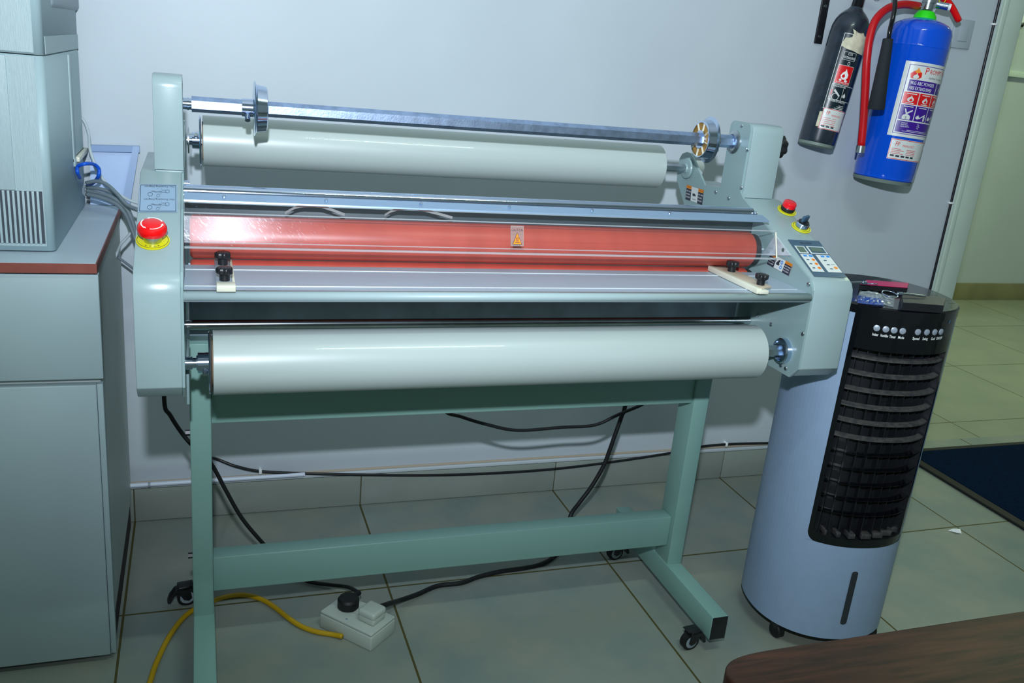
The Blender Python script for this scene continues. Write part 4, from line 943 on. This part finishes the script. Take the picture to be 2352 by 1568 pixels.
# louvred opening: recess, vanes, fins
b = B(); shell(b, GA0, GA1, GZ0, GZ1, CRr-.040, 'black', 30)
for k, a in enumerate((GA0, GA1)):
    p = sec(a, CRr); q = sec(a, CRr-.040); b.quad([(*p, GZ0), (*q, GZ0), (*q, GZ1), (*p, GZ1)], 'black')
N_ = 30
for z in (GZ0, GZ1):
    for k in range(N_):
        a, c = GA0+(GA1-GA0)*k/N_, GA0+(GA1-GA0)*(k+1)/N_
        p, q, p2, q2 = sec(a, CRr), sec(c, CRr), sec(a, CRr-.04), sec(c, CRr-.04); b.quad([(*p, z), (*q, z), (*q2, z), (*p2, z)], 'black')
b.build('recess', ac, local=True)
b = B(); shell(b, GA0, GA0+.07, GZ0, GZ1, CRr+.0006, 'black_gloss', 4); shell(b, GA1-.07, GA1, GZ0, GZ1, CRr+.0006, 'black_gloss', 4); shell(b, GA0, GA1, GZ0-.012, GZ0+.008, CRr+.0006, 'black_gloss', 30)
b.build('grille_frame', ac, local=True)
for k in range(9):
    a = GA0+(GA1-GA0)*(k+.7)/9.4; c0 = sec(a, CRr-.036); c1 = sec(a, CRr-.018)
    b = B(); v = Vector((c1[0]-c0[0], c1[1]-c0[1], 0)); t_ = Vector((-v.y, v.x, 0)).normalized()*.0012
    P0, P1 = Vector((*c0, 0)), Vector((*c1, 0))
    for s in (-1, 1): b.quad([P0+t_*s+Vector((0, 0, GZ0+.005)), P1+t_*s+Vector((0, 0, GZ0+.005)), P1+t_*s+Vector((0, 0, GZ1-.005)), P0+t_*s+Vector((0, 0, GZ1-.005))], 'black')
    b.quad([P1-t_+Vector((0, 0, GZ0+.005)), P1+t_+Vector((0, 0, GZ0+.005)), P1+t_+Vector((0, 0, GZ1-.005)), P1-t_+Vector((0, 0, GZ1-.005))], 'black'); b.build('vane', ac, local=True)
def fin(zc, depth, thick, m, droop, r1=CRr-.002, nm='louvre'):
    b = B(); N = 30
    for k in range(N):
        a, c = GA0+.05+(GA1-GA0-.1)*k/N, GA0+.05+(GA1-GA0-.1)*(k+1)/N
        o1, o2, i1, i2 = sec(a, r1), sec(c, r1), sec(a, r1-depth), sec(c, r1-depth)
        T0, T1, B0, B1 = zc, zc+droop, zc-thick, zc+droop-thick*.6
        b.quad([(*o1, T0), (*o2, T0), (*i2, T1), (*i1, T1)], m, True); b.quad([(*o1, B0), (*o2, B0), (*i2, B1), (*i1, B1)], m, True); b.quad([(*o1, T0), (*o2, T0), (*o2, B0), (*o1, B0)], m, True)
    return b.build(nm, ac, local=True)
for k in range(6): fin(.733-.0365*k, .012, .0030, M['coolslat'], .004)
for k in range(5): fin(.514-.0365*k, .016, .0012, M['black_gloss'], .000)
b = B()
for k in range(7):
    a = GA0+(GA1-GA0)*(k+.7)/7.4; c0 = sec(a, CRr-.030); c1 = sec(a+.10, CRr-.010)
    b.box((min(c0[0], c1[0]), min(c0[1], c1[1]), GZ0+.004), (max(c0[0], c1[0])+.004, max(c0[1], c1[1])+.002, GZ0+.016), 'coolslat', .001)
b.build('drip_teeth', ac, local=True)
# water level window
D = Decal(lambda u, v: onc(u, v), onn, .0004); uo = -.002
pts = []
for k in range(9): t = PI*k/8; pts.append((uo+.0058*math.cos(t), .222+.0058*math.sin(t)))
for k in range(9): t = PI+PI*k/8; pts.append((uo+.0058*math.cos(t), .092+.0058*math.sin(t)))
D.poly(pts, 'slit', 0); D.build('water_window', ac, local=True)
# moulded side grooves
# rounded lower corners of the opening
for sgn, ae in ((1, GA0), (-1, GA1)):
    rc = .022; b = B()
    for k in range(6):
        t0, t1 = PI/2*k/6, PI/2*(k+1)/6
        def q_(t): return (ae-AF)*CRr+sgn*(rc-rc*math.cos(t)), GZ0-.012+rc-rc*math.sin(t)
        u_a, v_a = q_(t0); u_b, v_b = q_(t1); uc = (ae-AF)*CRr-.002*sgn; vc = GZ0-.013
        P3 = [onc(u_a, v_a, CRr+.0012), onc(u_b, v_b, CRr+.0012), onc(uc, vc, CRr+.0012)]; b.quad(P3, 'cool_body', True)
    b.build('corner_trim', ac, local=True)
for a in (-143, -37, 37, 143):
    p = Vector((.150*math.cos(math.radians(a)), .150*math.sin(math.radians(a)), 0))
    b = B(); b.lathe([(-.010, .006), (-.010, .016), (-.007, .019), (.007, .019), (.010, .016), (.010, .006)], (p.x, p.y, .0192), (1, .3, 0), 'rubber', 24); wh = b.build('caster', ac, local=True)
    b = B(); b.box((p.x-.012, p.y-.012, .026), (p.x+.012, p.y+.012, .042), 'black', .003); b.build('fork', wh, local=True)
# brand script on the front of the top
D = Decal(lambda u, v: Vector((u, -.118+.0*u+v, .8465)), lambda u, v: Vector((0, 0, 1)), .0003)
g = Decal(lambda u, v: Vector((u, v, .8465)), lambda u, v: Vector((0, 0, 1)), .0002)
g.text('Air Master', .020, .141, .012, 'white', 0, 1.0, 'CENTER') if False else None
D2 = Decal(lambda u, v: Vector((u, -v, .8464)), lambda u, v: Vector((0, 0, 1)), .0002); D2.text('Air Master', .018, .152, .0105, 'labelwhite', 0, 1.05, 'CENTER'); D2.build('lettering', ac, local=True)
D2 = Decal(lambda u, v: Vector((u, v, .8464)), lambda u, v: Vector((0, 0, 1)), .0002)
for k in range(5): D2.poly([(.095-.012*k, .055+.012*k), (.117-.012*k, .068+.010*k), (.116-.012*k, .070+.010*k), (.094-.012*k, .057+.012*k)], 'grey', 0)
for k in range(4): D2.rect(.125, -.01-.022*k, .142, -.008-.022*k, 'black', 0)
D2.build('top_print', ac, local=True)

# things lying on the cooler
ZT = .8468
def boxon(name, px, h, label, cat, mtop, z=ZT):
    P = [at(x, y, Z=z) for x, y in px]; c = sum(P, Vector())/4
    t = thing(name, (c.x, c.y, z), label, cat)
    b = B(); up = Vector((0, 0, h))
    b.quad(P, 'black'); 
    for i in range(4): b.quad([P[i], P[(i+1) % 4], P[(i+1) % 4]+up, P[i]+up], 'black')
    b.quad([p+up*.96 for p in P], 'black'); b.build('body', t)
    b = B(); q = [c+(p-c)*.985 for p in P]; slab(b, [v+up*.97+Vector((0, 0, .0)) for v in q], (0, 0, 1), .0012, mtop); b.build('top_face', t)
    return t, c
t1, c1 = boxon('small_box', ((1972, 665), (2082, 673), (2085, 662), (1988, 655)), .012, 'flat black box with a magenta top lying at the back on the cooler', 'box', 'pink')
t2, c2 = boxon('small_box', ((2070, 712), (2163, 719), (2169, 701), (2066, 691)), .016, 'flat plain black box lying at the front right on the cooler', 'box', 'grey' if False else 'black_soft')
def keyring(cx, name, label, dirv, r=.016):
    t = thing(name, cx, label, 'key ring'); b = B(); c = Vector(cx); d = Vector(dirv).normalized(); s = Vector((-d.y, d.x, 0))
    b.tube([c+d*r*math.cos(2*PI*k/16)+s*r*math.sin(2*PI*k/16)+Vector((0, 0, .0045+.003*math.sin(2*PI*k/16))) for k in range(17)], .0011, 'chrome', n=8, sub=3); b.build('ring', t)
    b = B(); b.tube([c+d*r+Vector((0, 0, .006)), c+d*(r+.02)+Vector((0, 0, .007)), c+d*(r+.05)+Vector((0, 0, .005)), c+d*(r+.066)+Vector((0, 0, .004))], .0024, 'chrome_dull', n=10); b.cyl(c+d*(r+.002)+Vector((0, 0, .006)), c+d*(r+.012)+Vector((0, 0, .0065)), .004, 'chrome', n=12); b.build('clasp', t)
    return t
keyring(at(2043, 680, Z=.864), 'key_ring', 'silver key ring and clasp lying across the front black box', (1, -.18, 0))
keyring(at(2001, 656, Z=.862), 'key_ring', 'silver key ring at the left end of the magenta-topped box', (-1, .10, 0), .012)
t = thing('plastic_bag', at(2000, 690, Z=ZT), 'crumpled clear plastic wrapper with a blue band on the cooler top', 'wrapper')
def crumple(corners, nz_, m, nm, h0):
    b = B(); A0, A1, A2, A3 = corners; N = 12; G = []
    for i in range(N+1):
        row = []
        for j in range(N+1):
            u, v = i/N, j/N; p = A0.lerp(A1, u).lerp(A3.lerp(A2, u), v); p = p+Vector((0, 0, h0+random.random()*nz_*math.sin(PI*u)**.5*math.sin(PI*v)**.5)); row.append(p)
        G.append(row)
    for i in range(N):
        for j in range(N): b.quad([G[i][j], G[i+1][j], G[i+1][j+1], G[i][j+1]], m, False)
    b.build(nm, t)
crumple([at(x, y, Z=ZT) for x, y in ((1968, 686), (2052, 706), (2056, 680), (1975, 668))], .010, 'clearbag', 'wrapper', .001)
crumple([at(x, y, Z=ZT) for x, y in ((1968, 700), (2028, 706), (2030, 692), (1970, 682))], .004, 'bluebag', 'band', .004)

# ================================================================== FLOOR THINGS
mt = thing('door_mat', (2.6, -.7, 0), 'dark blue carpet mat with a black rubber edge in the doorway', 'mat')
b = B(); b.box((2.012, -1.5, .0), (3.4, .085, .010), 'mat_edge', .004); b.build('edge', mt)
b = B(); b.box((2.048, -1.46, .006), (3.36, .058, .0125), 'mat_blue', .002); b.build('carpet', mt)
p = at(2195, 1222, Z=0); b = B(); b.quad([p+Vector((-.02, .012, .001)), p+Vector((.012, -.012, .001)), p+Vector((.020, .004, .008)), p+Vector((0, .012, .006))], 'white'); b.quad([p+Vector((-.02, .012, .001)), p+Vector((-.006, -.008, .004)), p+Vector((.012, -.012, .001)), p+Vector((0, .002, .010))], 'white')
tag(b.build('paper_scrap'), 'small white scrap of paper on the floor tiles near the mat', 'scrap')

# double socket box
sa = math.radians(-48.5)
so = thing('socket_box', (-.101, -.585, 0), 'white double extension socket box on the floor under the laminator', 'socket box', (0, 0, sa))
b = B(); b.box((-.0735, -.0435, 0), (.0735, .0435, .036), 'socket', .003); b.build('base', so, local=True)
b = B(); b.box((-.073, -.043, .036), (.073, .043, .044), 'socket', .003); fp = b.build('face_plate', so, local=True)
for x in (-.058, .058):
    pass
b = B(); b.box((-.010, -.016, .043), (.010, -.004, .0465), 'socket', .001); b.box((-.010, .004, .043), (.010, .016, .0465), 'socket', .001); b.build('switch', fp, local=True)
b = B(); b.cyl((-.006, -.032, .0438), (-.006, -.032, .0446), .003, 'grey', n=12); b.build('screw', fp, local=True)
def W(o, v): return Matrix.LocRotScale(o.location, o.rotation_euler, None) @ Vector(v)
c = W(so, (-.033, .006, .044)); pb = thing('power_plug', c, 'round black plug pushed into the white socket box', 'plug')
b = B(); b.lathe([(0, .020), (.002, .0245), (.020, .0245), (.025, .021), (.026, .0)], c, (0, 0, 1), 'rubber', 32); b.build('body', pb)
cc = c+Vector((.030, .030, .014)); b = B(); b.cyl(c+Vector((.012, .014, .014)), cc, .0075, 'rubber', r2=.0058, n=14); b.build('cord_grip', pb)
c2_ = W(so, (.038, .002, .044)); pw = thing('power_plug', c2_, 'square white plug pushed into the white socket box', 'plug', (0, 0, sa))
b = B(); b.box((-.022, -.022, 0), (.022, .022, .016), 'socket', .004); b.box((-.0235, -.0235, .013), (.0235, .0235, .031), 'socket', .007, 4); b.build('body', pw, local=True)

# yellow lead
pts = [at(x, y, Z=.006) for x, y in ((335, 1590), (345, 1565), (358, 1525), (385, 1468), (415, 1425), (445, 1400), (495, 1377), (535, 1367), (570, 1367), (605, 1378), (635, 1397), (660, 1417), (690, 1437), (725, 1450), (765, 1457))]+[at(788, 1458, Z=.009)]
pts[-1] = pts[-1]+Vector((-.002, -.004, 0))
cable('extension_lead', pts, .0058, 'yellow_cable', 'thick yellow cable curving over the floor from the socket box to the left')
# black lead from the left panel to the black plug
pts = [Vector((-.495, -.40, .70))]+[at(x, y, Y=-.40) for x, y in ((377, 914), (392, 955), (430, 1010), (470, 1048))]+[at(x, y, Y=-.38) for x, y in ((490, 1072), (520, 1128), (556, 1190), (600, 1243))]+[at(628, 1272, Z=.07), at(665, 1308, Z=.03), at(695, 1330, Z=.010), at(722, 1338, Z=.008), at(760, 1343, Z=.012), at(800, 1348, Z=.035), at(820, 1358, Z=.056), cc]
cable('power_lead', pts, .0046, 'rubber', 'black power lead hanging from the left laminator panel down to the black plug')
# black lead from right to the white plug
pts = [Vector((.668, -.30, .66)), at(1438, 922, Y=-.30), at(1428, 955, Y=-.30), at(1412, 1000, Y=-.30), at(1398, 1040, Y=-.30), at(1385, 1072, Y=-.30), at(1358, 1118, Y=-.30), at(1330, 1155, Y=-.30), at(1310, 1185, Y=-.30), Vector((.50, -.34, .012)), at(1268, 1281, Z=.006), at(1238, 1297, Z=.006), at(1200, 1305, Z=.006), at(1150, 1312, Z=.006), at(1100, 1324, Z=.006), at(1060, 1338, Z=.006), at(1005, 1345, Z=.006), at(960, 1364, Z=.008), at(920, 1378, Z=.018), at(893, 1386, Z=.050), c2_+Vector((.012, .016, .016))]
cable('power_lead', pts, .0058, 'rubber', 'thick black lead dropping behind the crossbar and snaking to the white plug')
pts = [Vector((.05, -.40, .56)), at(1015, 938, Y=-.40), at(1060, 957, Y=-.40), at(1120, 975, Y=-.40), at(1190, 988, Y=-.40), at(1290, 981, Y=-.40), at(1365, 976, Y=-.40), at(1420, 952, Y=-.40), at(1495, 918, Y=-.40), Vector((.74, -.40, .52))]
cable('power_lead', pts, .0042, 'rubber', 'black lead sagging in a shallow loop beneath the laminator top beam')

# foreground table
b = B(); crn = [(p.x, p.y) for p in spline([(.16, -1.7035, 0), (.10, -1.7035, 0), (.062, -1.705, 0), (.038, -1.711, 0), (.026, -1.723, 0), (.0235, -1.737, 0), (.029, -1.754, 0), (.040, -1.775, 0), (.055, -1.80, 0)], 5)]
pts = [(.62+2.2, -1.703), *crn, (.16, -2.02), (.62+2.2, -2.02)]
tb = thing('wooden_table', (1.2, -1.85, 0), 'dark brown wooden table with a rounded corner at the bottom right', 'table')
b.prism(pts, 'Z', .728, .750, 'wood', .003, 2); b.build('tabletop', tb)
for x, y in ((1.0, -1.76), (2.7, -1.76), (1.0, -1.98), (2.7, -1.98)):
    b = B(); b.box((x-.02, y-.02, 0), (x+.02, y+.02, .728), 'wood', .003); b.build('leg', tb)
